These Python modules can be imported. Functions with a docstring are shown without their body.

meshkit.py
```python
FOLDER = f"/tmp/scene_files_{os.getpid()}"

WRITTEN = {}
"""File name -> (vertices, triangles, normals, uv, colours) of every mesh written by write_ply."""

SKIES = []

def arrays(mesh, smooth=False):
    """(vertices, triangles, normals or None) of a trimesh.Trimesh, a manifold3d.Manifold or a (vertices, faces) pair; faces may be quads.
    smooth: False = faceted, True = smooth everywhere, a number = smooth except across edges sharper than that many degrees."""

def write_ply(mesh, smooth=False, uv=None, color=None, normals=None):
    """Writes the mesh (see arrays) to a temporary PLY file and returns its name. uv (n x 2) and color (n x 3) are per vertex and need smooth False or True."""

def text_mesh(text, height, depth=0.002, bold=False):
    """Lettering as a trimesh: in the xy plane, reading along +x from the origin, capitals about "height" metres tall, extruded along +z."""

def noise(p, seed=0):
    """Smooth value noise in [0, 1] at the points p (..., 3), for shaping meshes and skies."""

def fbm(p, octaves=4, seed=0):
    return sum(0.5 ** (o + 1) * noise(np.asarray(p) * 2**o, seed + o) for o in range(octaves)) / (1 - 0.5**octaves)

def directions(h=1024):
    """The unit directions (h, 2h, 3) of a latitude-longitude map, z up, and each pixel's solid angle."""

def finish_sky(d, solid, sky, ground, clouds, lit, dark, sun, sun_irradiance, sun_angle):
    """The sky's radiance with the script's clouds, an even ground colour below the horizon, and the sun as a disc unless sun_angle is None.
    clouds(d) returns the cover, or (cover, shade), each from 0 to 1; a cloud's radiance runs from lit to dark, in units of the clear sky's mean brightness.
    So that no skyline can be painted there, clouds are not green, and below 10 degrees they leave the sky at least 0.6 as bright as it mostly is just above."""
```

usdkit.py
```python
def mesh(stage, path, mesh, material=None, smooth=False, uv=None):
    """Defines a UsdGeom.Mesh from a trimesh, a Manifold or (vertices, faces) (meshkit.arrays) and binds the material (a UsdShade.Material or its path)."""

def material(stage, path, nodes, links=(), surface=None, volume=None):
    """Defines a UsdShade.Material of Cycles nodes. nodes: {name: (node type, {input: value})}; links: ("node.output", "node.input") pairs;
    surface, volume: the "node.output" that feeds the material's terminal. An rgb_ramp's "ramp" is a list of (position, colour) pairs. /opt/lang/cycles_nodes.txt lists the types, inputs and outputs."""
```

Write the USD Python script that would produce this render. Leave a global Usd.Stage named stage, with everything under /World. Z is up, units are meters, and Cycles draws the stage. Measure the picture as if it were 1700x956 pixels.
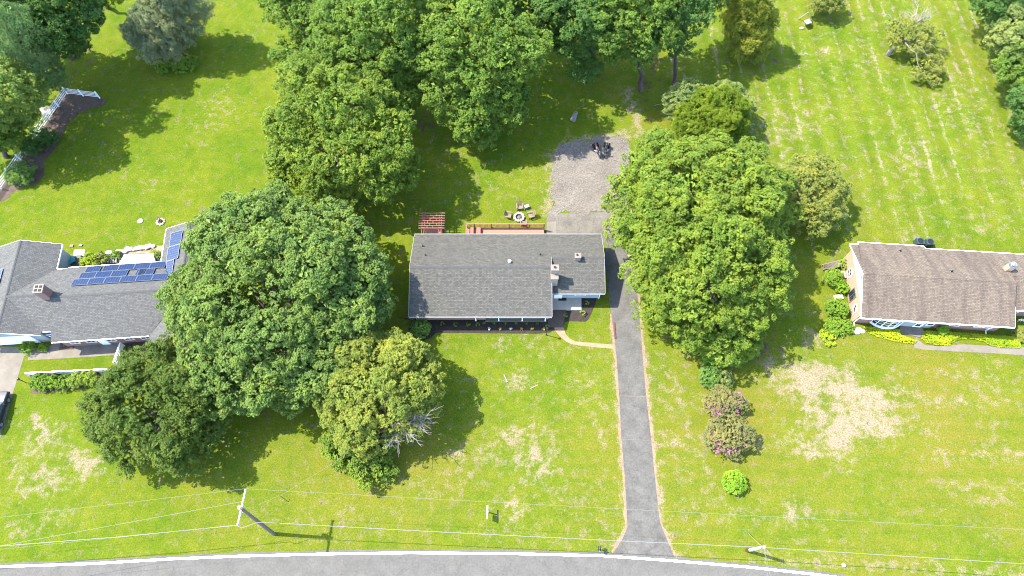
import math, random
import numpy as np
import trimesh
import usdkit, meshkit
from pxr import Usd, UsdGeom, UsdLux, UsdShade, Sdf, Gf, Vt

stage = Usd.Stage.CreateInMemory()
UsdGeom.SetStageUpAxis(stage, 'Z')
UsdGeom.SetStageMetersPerUnit(stage, 1.0)
UsdGeom.Xform.Define(stage, '/World')
UsdGeom.Scope.Define(stage, '/World/Looks')
random.seed(7)
np.random.seed(7)

# ---------------------------------------------------------------- camera, sky, sun, exposure
CAM_H, TILT, FPX = 73.0, math.radians(24.8), 1133.0
EXPOSURE = 2.86
cam = UsdGeom.Camera.Define(stage, '/World/camera')
cam.CreateHorizontalApertureAttr(36.0)
cam.CreateVerticalApertureAttr(36.0 * 9 / 16)
cam.CreateFocalLengthAttr(36.0 * FPX / 1700)
cam.CreateExposureAttr(EXPOSURE)
cam.CreateClippingRangeAttr(Gf.Vec2f(0.5, 5000))
xf = UsdGeom.Xformable(cam)
xf.AddTranslateOp().Set(Gf.Vec3d(0, 0, CAM_H))
xf.AddRotateXOp().Set(math.degrees(TILT))

SUN_EL = math.radians(55.0)
SUN_DIR = np.array([-math.cos(math.radians(16)) * math.cos(SUN_EL), math.sin(math.radians(16)) * math.cos(SUN_EL), math.sin(SUN_EL)])
sun = UsdLux.DistantLight.Define(stage, '/World/sun')
sun.CreateIntensityAttr(0.72)
sun.CreateNormalizeAttr(True)
sun.CreateAngleAttr(0.53)
sun.CreateColorAttr(Gf.Vec3f(1.0, 0.93, 0.82))
rot = Gf.Rotation(Gf.Vec3d(0, 0, 1), Gf.Vec3d(*map(float, SUN_DIR)))
UsdGeom.Xformable(sun).AddTransformOp().Set(Gf.Matrix4d().SetRotate(rot))
dome = UsdLux.DomeLight.Define(stage, '/World/sky')
skym = usdkit.material(stage, '/World/Looks/sky', {
    's': ('sky_texture', {'sky_type': 'single_scattering', 'sun_disc': False, 'sun_elevation': SUN_EL,
                          'sun_rotation': math.atan2(SUN_DIR[0], SUN_DIR[1]), 'altitude': 150.0}),
    'b': ('background_shader', {'strength': 0.15})}, [('s.color', 'b.color')], surface='b.background')
UsdShade.MaterialBindingAPI.Apply(dome.GetPrim()).Bind(skym)

# where a sight line of the survey photograph meets a level z (used to read positions off the photograph)
_F = np.array([0, math.sin(TILT), -math.cos(TILT)])
_U = np.array([0, math.cos(TILT), math.sin(TILT)])


def P(px, py, z=0.0):
    d = _F + (px - 850) / FPX * np.array([1.0, 0, 0]) + (478 - py) / FPX * _U
    t = (z - CAM_H) / d[2]
    return np.array([d[0] * t, d[1] * t, z])


def PP(px, py, o, n):
    d = _F + (px - 850) / FPX * np.array([1.0, 0, 0]) + (478 - py) / FPX * _U
    c = np.array([0, 0, CAM_H])
    return c + d * (np.dot(np.asarray(o) - c, n) / np.dot(d, n))


def poly(pts, z=0.0):
    return np.array([P(x, y, z)[:2] for x, y in pts])


# ---------------------------------------------------------------- object helpers
_used = {}


def numbered(parent, name):
    k = (parent, name)
    n = _used.get(k, 0)
    _used[k] = n + 1
    return f'{parent}/{name}' if n == 0 else f'{parent}/{name}_{n:03d}'


def tag(prim, label=None, cat=None, group=None, kind=None):
    for k, v in (('label', label), ('category', cat), ('group', group), ('kind', kind)):
        if v:
            prim.SetCustomDataByKey(k, v)
    return prim


class Thing:
    def __init__(self, name, label, cat, loc=(0, 0, 0), group=None, kind=None, rz=0.0):
        self.path = numbered('/World', name)
        self.loc = np.asarray([*loc, 0][:3], float)
        x = UsdGeom.Xform.Define(stage, self.path)
        x.AddTranslateOp().Set(Gf.Vec3d(*map(float, self.loc)))
        if rz:
            x.AddRotateZOp().Set(math.degrees(rz))
        self.prim = x.GetPrim()
        tag(self.prim, label, cat, group, kind)


def mk(name, mesh, mat, parent=None, smooth=False, label=None, cat=None, group=None, kind=None, local=False, color=None):
    """One Mesh prim; mesh given in world coordinates unless local."""
    if isinstance(mesh, MB):
        mesh = mesh.get()
    v, f = mesh
    v = np.asarray(v, float)
    if isinstance(parent, Thing):
        if not local:
            v = v - parent.loc
        pth = numbered(parent.path, name)
        off = parent.loc
    elif isinstance(parent, Part):
        if not local:
            v = v - parent.off
        pth = numbered(parent.path, name)
        off = parent.off
    else:
        pth = numbered('/World', name)
        off = np.zeros(3)
    m = usdkit.mesh(stage, pth, (v, np.asarray(f, int)), mat, smooth=smooth)
    if color is not None:
        UsdGeom.PrimvarsAPI(m).CreatePrimvar('wear', Sdf.ValueTypeNames.Color3fArray, 'vertex').Set(Vt.Vec3fArray.FromNumpy(np.asarray(color, np.float32)))
    tag(m.GetPrim(), label, cat, group, kind)
    return Part(pth, m.GetPrim(), off)


class Part:
    def __init__(self, path, prim, off):
        self.path, self.prim, self.off = path, prim, off


def copy_of(src, loc, rz=0.0, label=None, scale=1.0):
    was = src.prim.GetCustomData()
    name = src.path.rsplit('/', 1)[1]
    base = name[:-4] if name[-4:-3] == '_' and name[-3:].isdigit() else name
    pth = numbered('/World', base)
    x = UsdGeom.Xform.Define(stage, pth)
    pr = x.GetPrim()
    pr.GetReferences().AddInternalReference(src.path)
    x.ClearXformOpOrder()
    x.AddTranslateOp(UsdGeom.XformOp.PrecisionDouble, 'place').Set(Gf.Vec3d(*map(float, [*loc, 0][:3])))
    if rz:
        x.AddRotateZOp(UsdGeom.XformOp.PrecisionFloat, 'turn').Set(math.degrees(rz))
    if scale != 1.0:
        x.AddScaleOp(UsdGeom.XformOp.PrecisionFloat, 'size').Set(Gf.Vec3f(scale, scale, scale))
    pr.SetInstanceable(True)
    tag(pr, label or was.get('label'), was.get('category'), was.get('group'))
    return pr


class MB:
    def __init__(self):
        self.v, self.f, self.n = [], [], 0

    def add(self, v, f):
        v = np.asarray(v, float)
        f = np.asarray(f, int)
        if f.shape[1] == 4:
            f = np.vstack([f[:, [0, 1, 2]], f[:, [0, 2, 3]]])
        self.v.append(v)
        self.f.append(f + self.n)
        self.n += len(v)
        return self

    def tm(self, m):
        return self.add(m.vertices, m.faces)

    def box(self, c, s, rz=0.0):
        m = trimesh.creation.box(s)
        v = m.vertices.copy()
        if rz:
            c_, s_ = math.cos(rz), math.sin(rz)
            v = v @ np.array([[c_, s_, 0], [-s_, c_, 0], [0, 0, 1]])
        return self.add(v + np.asarray(c, float), m.faces)

    def beam(self, p0, p1, w, h, up=(0, 0, 1)):
        p0, p1 = np.asarray(p0, float), np.asarray(p1, float)
        d = p1 - p0
        L = np.linalg.norm(d)
        d /= L
        s = np.cross(d, up)
        if np.linalg.norm(s) < 1e-6:
            s = np.cross(d, (1, 0, 0))
        s /= np.linalg.norm(s)
        u = np.cross(s, d)
        m = trimesh.creation.box((L, w, h))
        v = m.vertices @ np.array([d, s, u]) + (p0 + p1) / 2
        return self.add(v, m.faces)

    def tube(self, pts, r, n=8, cap=True):
        pts = np.asarray(pts, float)
        r = np.broadcast_to(np.asarray(r, float), (len(pts),))
        t = np.gradient(pts, axis=0)
        t /= np.linalg.norm(t, axis=1, keepdims=True) + 1e-12
        ref = np.array([1.0, 0, 0]) if abs(t[0][2]) > 0.9 else np.array([0, 0, 1.0])
        rings = []
        for k in range(len(pts)):
            a = np.cross(t[k], ref)
            if np.linalg.norm(a) < 1e-4:
                a = np.cross(t[k], (0.3, 1, 0.2))
            a /= np.linalg.norm(a)
            b = np.cross(t[k], a)
            th = np.arange(n) * 2 * math.pi / n
            rings.append(pts[k] + r[k] * (np.cos(th)[:, None] * a + np.sin(th)[:, None] * b))
        v = np.vstack(rings)
        f = []
        for k in range(len(pts) - 1):
            for j in range(n):
                a0, a1 = k * n + j, k * n + (j + 1) % n
                f.append((a0, a1, a1 + n))
                f.append((a0, a1 + n, a0 + n))
        if cap:
            for j in range(1, n - 1):
                f.append((0, j + 1, j))
                e = (len(pts) - 1) * n
                f.append((e, e + j, e + j + 1))
        return self.add(v, f)

    def prism(self, xy, z0, z1):
        from shapely.geometry import Polygon
        pg = Polygon(xy)
        if not pg.is_valid:
            pg = pg.buffer(0)
        for g in getattr(pg, 'geoms', [pg]):
            m = trimesh.creation.extrude_polygon(g, z1 - z0, engine='earcut')
            self.add(m.vertices + [0, 0, z0], m.faces)
        return self

    def slab(self, corners, t):
        """Plate through planar corner points (given anticlockwise from above), t thick, downwards along its normal."""
        c = np.asarray(corners, float)
        n = np.cross(c[1] - c[0], c[2] - c[0])
        n /= np.linalg.norm(n)
        if n[2] < 0:
            n = -n
            c = c[::-1]
        k = len(c)
        v = np.vstack([c, c - n * t])
        f = [(0, j, j + 1) for j in range(1, k - 1)] + [(k, k + j + 1, k + j) for j in range(1, k - 1)]
        for j in range(k):
            a, b = j, (j + 1) % k
            f += [(b, a, a + k), (b, a + k, b + k)]
        return self.add(v, f)

    def ball(self, c, r, sub=2, squash=(1, 1, 1), rough=0.0, seed=0):
        m = trimesh.creation.icosphere(subdivisions=sub, radius=1.0)
        v = np.array(m.vertices)
        if rough:
            v = v * (1 + rough * (meshkit.noise(v * 1.9 + seed * 7.3, seed)[:, None] - 0.5) * 2)
        return self.add(v * np.asarray(squash) * r + np.asarray(c, float), m.faces)

    def cyl(self, c, r, h, n=16, axis='z', r2=None):
        """Cylinder (or cone frustum) whose base centre is c, along +axis."""
        r2 = r if r2 is None else r2
        e = {'x': (1, 0, 0), 'y': (0, 1, 0), 'z': (0, 0, 1)}[axis]
        return self.tube([np.asarray(c, float), np.asarray(c, float) + np.asarray(e) * h], [r, r2], n)

    def get(self):
        return np.vstack(self.v), np.vstack(self.f)


# ---------------------------------------------------------------- materials
LK = '/World/Looks/'


ALB = 0.44  # colours below were picked for a darker exposure


def m_plain(name, col, rough=0.6, metal=0.0, noise=0.12, scale=6.0, spec=0.4, bump=0.0, bscale=30.0):
    c = np.array(col) * (ALB if max(col) < 0.6 else 0.72)
    nodes = {'g': ('geometry', {}),
             'n': ('noise_texture', {'scale': scale, 'detail': 4.0}),
             'r': ('rgb_ramp', {'ramp': [(0.25, tuple(c * (1 - noise))), (0.75, tuple(np.minimum(c * (1 + noise), 1)))]}),
             'p': ('principled_bsdf', {'roughness': rough, 'metallic': metal, 'specular_ior_level': spec})}
    links = [('g.position', 'n.vector'), ('n.fac', 'r.fac'), ('r.color', 'p.base_color')]
    if bump:
        nodes['n2'] = ('noise_texture', {'scale': bscale, 'detail': 3.0})
        nodes['b'] = ('bump', {'strength': 0.6, 'distance': bump})
        links += [('g.position', 'n2.vector'), ('n2.fac', 'b.height'), ('b.normal', 'p.normal')]
    return usdkit.material(stage, LK + name, nodes, links, surface='p.BSDF')


def m_leaf(name, dark, light, tip=None, trans=0.20, clump=0.42):
    LG = 2.36 * np.array([1.13, 1.0, 0.70])
    d, l = np.array(dark) * LG, np.array(light) * LG
    t = np.array(tip) * LG if tip is not None else l * 1.15
    return usdkit.material(stage, LK + name, {
        'g': ('geometry', {}),
        'n': ('noise_texture', {'scale': clump, 'detail': 3.0}),
        'r1': ('rgb_ramp', {'ramp': [(0.0, tuple(0.75 * d)), (0.4, tuple(0.9 * l)), (0.78, tuple(l * 1.2)), (1.0, tuple(t * 1.35))]}),
        'r2': ('rgb_ramp', {'ramp': [(0.3, (0.66, 0.78, 0.80)), (0.5, (1, 1, 1)), (0.7, (1.36, 1.24, 1.08))]}),
        'x': ('mix', {'mix_type': 'multiply', 'fac': 1.0}),
        'p': ('principled_bsdf', {'roughness': 0.6, 'specular_ior_level': 0.15}),
        'tc': ('mix', {'mix_type': 'multiply', 'fac': 1.0, 'color2': (1.25, 1.35, 0.55)}),
        't': ('translucent_bsdf', {}),
        'm': ('mix_closure', {'fac': trans})},
        [('g.position', 'n.vector'), ('g.random_per_island', 'r1.fac'), ('n.fac', 'r2.fac'), ('r1.color', 'x.color1'), ('r2.color', 'x.color2'),
         ('x.color', 'p.base_color'), ('x.color', 'tc.color1'), ('tc.color', 't.color'), ('p.BSDF', 'm.closure1'), ('t.BSDF', 'm.closure2')], surface='m.closure')


def m_roof(name, c1, c2, rz=0.0, streak=0.0, sc=1.0, streak_col=(0.05, 0.04, 0.04)):
    """Asphalt shingles: courses that follow the slope, each tab its own tone, with mottling and weather streaks."""
    WB = np.array([1.03, 1.01, 0.90])
    c1, c2 = np.array(c1) * ALB * WB, np.array(c2) * ALB * WB
    return usdkit.material(stage, LK + name, {
        'g': ('geometry', {}),
        'mp': ('mapping', {'rotation': (0, 0, -rz), 'scale': (1, 1.0, 0)}),
        'b': ('brick_texture', {'color1': tuple(c1), 'color2': tuple(c2), 'mortar': tuple(c1 * 0.5), 'scale': 1.0, 'mortar_size': 0.014, 'mortar_smooth': 0.4,
                                'bias': 0.0, 'brick_width': 0.32 * sc, 'row_height': 0.15 * sc}),
        'n': ('noise_texture', {'scale': 5.0, 'detail': 5.0, 'roughness': 0.85}),
        'rn': ('rgb_ramp', {'ramp': [(0.3, (0.60, 0.60, 0.60)), (0.7, (1.38, 1.38, 1.38))]}),
        'ms': ('mapping', {'rotation': (0, 0, -rz), 'scale': (0.9, 0.12, 0)}),
        'ns': ('noise_texture', {'scale': 1.0, 'detail': 4.0, 'roughness': 0.6}),
        'rs': ('rgb_ramp', {'ramp': [(0.45, (0, 0, 0)), (0.72, (1, 1, 1))]}),
        'sm': ('math', {'math_type': 'multiply', 'value2': streak}),
        'x': ('mix', {'mix_type': 'multiply', 'fac': 1.0}),
        'x2': ('mix', {'mix_type': 'mix', 'color2': tuple(streak_col)}),
        'nb': ('noise_texture', {'scale': 26.0, 'detail': 2.0}),
        'bp': ('bump', {'strength': 0.8, 'distance': 0.02}),
        'p': ('principled_bsdf', {'roughness': 0.85, 'specular_ior_level': 0.25})},
        [('g.position', 'mp.vector'), ('mp.vector', 'b.vector'), ('g.position', 'n.vector'), ('n.fac', 'rn.fac'), ('b.color', 'x.color1'), ('rn.color', 'x.color2'),
         ('g.position', 'ms.vector'), ('ms.vector', 'ns.vector'), ('ns.fac', 'rs.fac'), ('rs.color', 'sm.value1'), ('sm.value', 'x2.fac'), ('x.color', 'x2.color1'),
         ('x2.color', 'p.base_color'), ('g.position', 'nb.vector'), ('nb.fac', 'bp.height'), ('bp.normal', 'p.normal')], surface='p.BSDF')


def m_ground(name, c1, c2, c3=None, s1=0.6, s2=9.0, rough=0.9, bump=0.01, bs=40.0, mottle=0.35, cracks=0.0, stain=0.0):
    WB = np.array([1.03, 1.01, 0.90])
    c1, c2 = np.array(c1) * ALB * WB, np.array(c2) * ALB * WB
    return usdkit.material(stage, LK + name, {
        'g': ('geometry', {}),
        'n1': ('noise_texture', {'scale': s1, 'detail': 6.0, 'roughness': 0.65}),
        'r1': ('rgb_ramp', {'ramp': [(0.32, tuple(c1)), (0.68, tuple(c2))]}),
        'n2': ('noise_texture', {'scale': s2, 'detail': 5.0, 'roughness': 0.8}),
        'r2': ('rgb_ramp', {'ramp': [(0.25, (1 - mottle,) * 3), (0.75, (1 + mottle,) * 3)]}),
        'x': ('mix', {'mix_type': 'multiply', 'fac': 1.0}),
        'nw': ('noise_texture', {'scale': 1.3, 'detail': 4.0}), 'vw': ('mix', {'mix_type': 'linear_light', 'fac': 0.55}),
        'vo': ('voronoi_texture', {'scale': 0.33, 'feature': 'distance_to_edge'}),
        'rc': ('map_range', {'from_min': 0.0, 'from_max': 0.018, 'to_min': 1 - cracks, 'to_max': 1.0, 'clamp': True}),
        'ns': ('noise_texture', {'scale': 0.9, 'detail': 5.0, 'roughness': 0.7}),
        'rs': ('map_range', {'range_type': 'smoothstep', 'from_min': 0.56, 'from_max': 0.74, 'to_min': 1.0, 'to_max': 1 - stain, 'clamp': True}),
        'mc': ('math', {'math_type': 'multiply'}), 'cc': ('combine_xyz', {}), 'xc': ('mix', {'mix_type': 'multiply', 'fac': 1.0}),
        'nb': ('noise_texture', {'scale': bs, 'detail': 3.0}),
        'b': ('bump', {'strength': 0.7, 'distance': bump}),
        'p': ('principled_bsdf', {'roughness': rough, 'specular_ior_level': 0.25})},
        [('g.position', 'n1.vector'), ('n1.fac', 'r1.fac'), ('g.position', 'n2.vector'), ('n2.fac', 'r2.fac'), ('r1.color', 'x.color1'), ('r2.color', 'x.color2'),
         ('g.position', 'nw.vector'), ('g.position', 'vw.color1'), ('nw.color', 'vw.color2'), ('vw.color', 'vo.vector'), ('vo.distance', 'rc.value'), ('g.position', 'ns.vector'), ('ns.fac', 'rs.value'),
         ('rc.result', 'mc.value1'), ('rs.result', 'mc.value2'), ('mc.value', 'cc.x'), ('mc.value', 'cc.y'), ('mc.value', 'cc.z'), ('x.color', 'xc.color1'), ('cc.vector', 'xc.color2'),
         ('xc.color', 'p.base_color'), ('g.position', 'nb.vector'), ('nb.fac', 'b.height'), ('b.normal', 'p.normal')], surface='p.BSDF')


def m_brick(name, c1, c2, mortar, rz=0.0, bw=0.22, rh=0.075, facing='x'):
    """Brick courses on upright walls: along = horizontal run of the wall, up = z."""
    c1, c2, mortar = (tuple(np.array(c) * ALB) for c in (c1, c2, mortar))
    return usdkit.material(stage, LK + name, {
        'g': ('geometry', {}), 's': ('separate_xyz', {}), 'a': ('math', {'math_type': 'add'}), 'c': ('combine_xyz', {}),
        'b': ('brick_texture', {'color1': c1, 'color2': c2, 'mortar': mortar, 'scale': 1.0, 'mortar_size': 0.008, 'brick_width': bw, 'row_height': rh}),
        'p': ('principled_bsdf', {'roughness': 0.85})},
        [('g.position', 's.vector'), ('s.x', 'a.value1'), ('s.y', 'a.value2'), ('a.value', 'c.x'), ('s.z', 'c.y'), ('c.vector', 'b.vector'), ('b.color', 'p.base_color')], surface='p.BSDF')


# lawn: wear primvar r = dry straw, g = yellowing, b = bare soil
lawn_m = usdkit.material(stage, LK + 'lawn', {
    'g': ('geometry', {}), 'at': ('attribute', {'attribute': 'wear'}), 'sc': ('separate_color', {}),
    'n1': ('noise_texture', {'scale': 0.16, 'detail': 6.0, 'roughness': 0.7}),
    'r1': ('rgb_ramp', {'ramp': [(0.34, (0.040, 0.073, 0.004)), (0.48, (0.053, 0.079, 0.0045)), (0.66, (0.070, 0.088, 0.006))]}),
    'n5': ('noise_texture', {'scale': 4.6, 'detail': 5.0, 'roughness': 0.85, 'distortion': 0.4}),
    's5': ('map_range', {'range_type': 'smoothstep', 'from_min': 0.49, 'from_max': 0.69, 'to_min': 0.0, 'to_max': 0.6, 'clamp': True}),
    'y5': ('math', {'math_type': 'multiply_add', 'value2': 0.78, 'value3': 0.24}), 'm5': ('math', {'math_type': 'multiply', 'use_clamp': True}),
    'x5': ('mix', {'mix_type': 'mix', 'color2': (0.120, 0.100, 0.030)}),
    'n2': ('noise_texture', {'scale': 0.8, 'detail': 6.0, 'roughness': 0.75}),
    'r2': ('rgb_ramp', {'ramp': [(0.3, (0.76, 0.84, 0.76)), (0.5, (1, 1, 1)), (0.7, (1.24, 1.12, 1.25))]}),
    'n3': ('noise_texture', {'scale': 6.0, 'detail': 4.0, 'roughness': 0.85}),
    'r3': ('rgb_ramp', {'ramp': [(0.28, (0.55, 0.64, 0.55)), (0.5, (1, 1, 1)), (0.72, (1.46, 1.36, 1.5))]}),
    'x1': ('mix', {'mix_type': 'multiply', 'fac': 1.0}), 'x2': ('mix', {'mix_type': 'multiply', 'fac': 1.0}),
    'xy': ('mix', {'mix_type': 'mix', 'color2': (0.086, 0.083, 0.010)}),
    'yn': ('math', {'math_type': 'multiply_add', 'value2': 1.6, 'value3': -0.8}), 'ya': ('math', {'math_type': 'add', 'use_clamp': True}), 'ym': ('math', {'math_type': 'multiply', 'use_clamp': True}),
    'n4': ('noise_texture', {'scale': 1.0, 'detail': 8.0, 'roughness': 0.78}),
    'dn': ('math', {'math_type': 'multiply_add', 'value2': 4.4, 'value3': -2.2}), 'da': ('math', {'math_type': 'add'}),
    'dr': ('map_range', {'range_type': 'smoothstep', 'from_min': 0.12, 'from_max': 1.0, 'to_min': 0.0, 'to_max': 0.92, 'clamp': True}),
    'xd': ('mix', {'mix_type': 'mix'}),
    'mw': ('attribute', {'attribute': 'mow'}), 'ms': ('separate_color', {}), 'ps': ('separate_xyz', {}),
    'nwb': ('noise_texture', {'scale': 0.35, 'detail': 2.0}), 'xw': ('math', {'math_type': 'multiply_add', 'value2': 0.7}),
    'fx': ('math', {'math_type': 'multiply', 'value2': 2 * math.pi / 1.58}), 'sx': ('math', {'math_type': 'sine'}),
    'st': ('map_range', {'range_type': 'smoothstep', 'from_min': 0.25, 'from_max': 1.0, 'to_min': 0.0, 'to_max': 0.42, 'clamp': True}),
    'mp5': ('mapping', {'scale': (0.62, 0.11, 1.0)}), 'n6': ('noise_texture', {'scale': 1.0, 'detail': 3.0}),
    'g6': ('map_range', {'range_type': 'smoothstep', 'from_min': 0.38, 'from_max': 0.70, 'to_min': 0.0, 'to_max': 1.0, 'clamp': True}),
    'k1': ('math', {'math_type': 'multiply'}), 'k2': ('math', {'math_type': 'multiply'}), 'k3': ('math', {'math_type': 'add'}),
    'fb': ('math', {'math_type': 'multiply', 'value2': math.pi / 1.58}), 'sb': ('math', {'math_type': 'sine'}), 'kb': ('math', {'math_type': 'multiply'}), 'vb': ('math', {'math_type': 'multiply_add', 'value2': 0.08, 'value3': 1.0}), 'cb': ('combine_xyz', {}), 'xm': ('mix', {'mix_type': 'multiply', 'fac': 1.0}),
    'rd': ('rgb_ramp', {'ramp': [(0.3, (0.118, 0.090, 0.054)), (0.7, (0.178, 0.146, 0.104))]}),
    'ba': ('math', {'math_type': 'add'}),
    'br': ('map_range', {'range_type': 'smoothstep', 'from_min': 0.35, 'from_max': 0.75, 'to_min': 0.0, 'to_max': 0.95, 'clamp': True}),
    'xb': ('mix', {'mix_type': 'mix', 'color2': (0.058, 0.042, 0.024)}),
    'nb': ('noise_texture', {'scale': 13.0, 'detail': 4.0, 'roughness': 0.7}),
    'b': ('bump', {'strength': 0.9, 'distance': 0.05}),
    'p': ('principled_bsdf', {'roughness': 0.95, 'specular_ior_level': 0.03})},
    [('at.color', 'sc.color'), ('g.position', 'n1.vector'), ('n1.fac', 'r1.fac'), ('g.position', 'n2.vector'), ('n2.fac', 'r2.fac'), ('g.position', 'n3.vector'), ('n3.fac', 'r3.fac'),
     ('r1.color', 'x1.color1'), ('r2.color', 'x1.color2'),
     ('n2.fac', 'yn.value1'), ('yn.value', 'ya.value1'), ('sc.g', 'ya.value2'), ('ya.value', 'ym.value1'), ('sc.g', 'ym.value2'),
     ('ym.value', 'xy.fac'), ('x1.color', 'xy.color1'),
     ('g.position', 'n4.vector'), ('n4.fac', 'dn.value1'), ('dn.value', 'da.value1'), ('sc.r', 'da.value2'), ('mw.color', 'ms.color'), ('g.position', 'ps.vector'), ('g.position', 'nwb.vector'), ('nwb.fac', 'xw.value1'), ('ps.x', 'xw.value3'), ('xw.value', 'fx.value1'), ('fx.value', 'sx.value1'), ('sx.value', 'st.value'), ('g.position', 'mp5.vector'), ('mp5.vector', 'n6.vector'), ('n6.fac', 'g6.value'), ('st.result', 'k1.value1'), ('g6.result', 'k1.value2'), ('k1.value', 'k2.value1'), ('ms.r', 'k2.value2'), ('k2.value', 'k3.value1'), ('da.value', 'k3.value2'), ('k3.value', 'dr.value'), ('xw.value', 'fb.value1'), ('fb.value', 'sb.value1'), ('sb.value', 'kb.value1'), ('ms.r', 'kb.value2'), ('kb.value', 'vb.value1'), ('vb.value', 'cb.x'), ('vb.value', 'cb.y'), ('vb.value', 'cb.z'), ('dr.result', 'xd.fac'),
     ('n3.fac', 'rd.fac'), ('x5.color', 'xd.color1'), ('rd.color', 'xd.color2'), ('g.position', 'n5.vector'), ('n5.fac', 's5.value'), ('sc.g', 'y5.value1'), ('y5.value', 'm5.value1'), ('s5.result', 'm5.value2'), ('m5.value', 'x5.fac'), ('xy.color', 'x5.color1'),
     ('dn.value', 'ba.value1'), ('sc.b', 'ba.value2'), ('ba.value', 'br.value'), ('br.result', 'xb.fac'), ('xd.color', 'xb.color1'),
     ('xb.color', 'xm.color1'), ('cb.vector', 'xm.color2'), ('xm.color', 'x2.color1'), ('r3.color', 'x2.color2'), ('x2.color', 'p.base_color'),
     ('g.position', 'nb.vector'), ('nb.fac', 'b.height'), ('b.normal', 'p.normal')], surface='p.BSDF')

M = {}
M['asphalt'] = m_ground('asphalt', (0.104, 0.101, 0.100), (0.166, 0.162, 0.160), s1=0.7, s2=5, mottle=0.34, cracks=0.22, stain=0.25)
M['road'] = m_ground('road_asphalt', (0.125, 0.122, 0.122), (0.165, 0.160, 0.160), s1=0.7, s2=5, mottle=0.26, cracks=0.15, stain=0.15)
M['gravel'] = m_ground('gravel', (0.145, 0.130, 0.118), (0.265, 0.240, 0.222), s1=0.45, s2=3, mottle=0.5, stain=0.5, bump=0.04, bs=20)
M['worn_asphalt'] = m_ground('worn_asphalt', (0.135, 0.124, 0.114), (0.22, 0.205, 0.19), s1=0.6, s2=5, mottle=0.35, cracks=0.25, stain=0.3)
M['stone_grey'] = m_ground('pebble', (0.2, 0.18, 0.16), (0.36, 0.33, 0.31), s1=4)
M['concrete'] = m_ground('concrete', (0.19, 0.17, 0.15), (0.265, 0.24, 0.215), s1=0.8, s2=12, mottle=0.15)
M['concrete_white'] = m_ground('pale_concrete', (0.50, 0.45, 0.42), (0.58, 0.54, 0.5), s1=1.5, s2=12, mottle=0.1)
M['pinkpath'] = m_ground('tan_path', (0.30, 0.215, 0.14), (0.40, 0.30, 0.21), s1=1.5, s2=10, mottle=0.25)
M['paver'] = m_brick('brown_pavers', (0.085, 0.05, 0.035), (0.13, 0.08, 0.055), (0.05, 0.035, 0.03))
M['mulch'] = m_ground('mulch', (0.032, 0.025, 0.023), (0.060, 0.047, 0.042), s1=2, s2=14, mottle=0.5, bump=0.04)
M['mulch_brown'] = m_ground('brown_mulch', (0.085, 0.058, 0.048), (0.15, 0.105, 0.085), s1=1.5, s2=12, mottle=0.5, bump=0.04)
M['paint'] = m_plain('road_paint', (0.78, 0.78, 0.76), 0.6, noise=0.08, scale=3)
M['white'] = m_plain('white_trim', (0.78, 0.78, 0.78), 0.45, noise=0.05)
M['fence'] = m_plain('white_fence', (0.74, 0.75, 0.77), 0.5, noise=0.08)
M['vinyl_blue'] = m_plain('pale_blue_siding', (0.36, 0.46, 0.52), 0.55, noise=0.05)
M['siding_grey'] = m_plain('pale_grey_siding', (0.34, 0.36, 0.36), 0.55, noise=0.05)
M['brick_red'] = m_brick('red_brick', (0.23, 0.085, 0.055), (0.31, 0.125, 0.085), (0.30, 0.25, 0.22))
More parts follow.
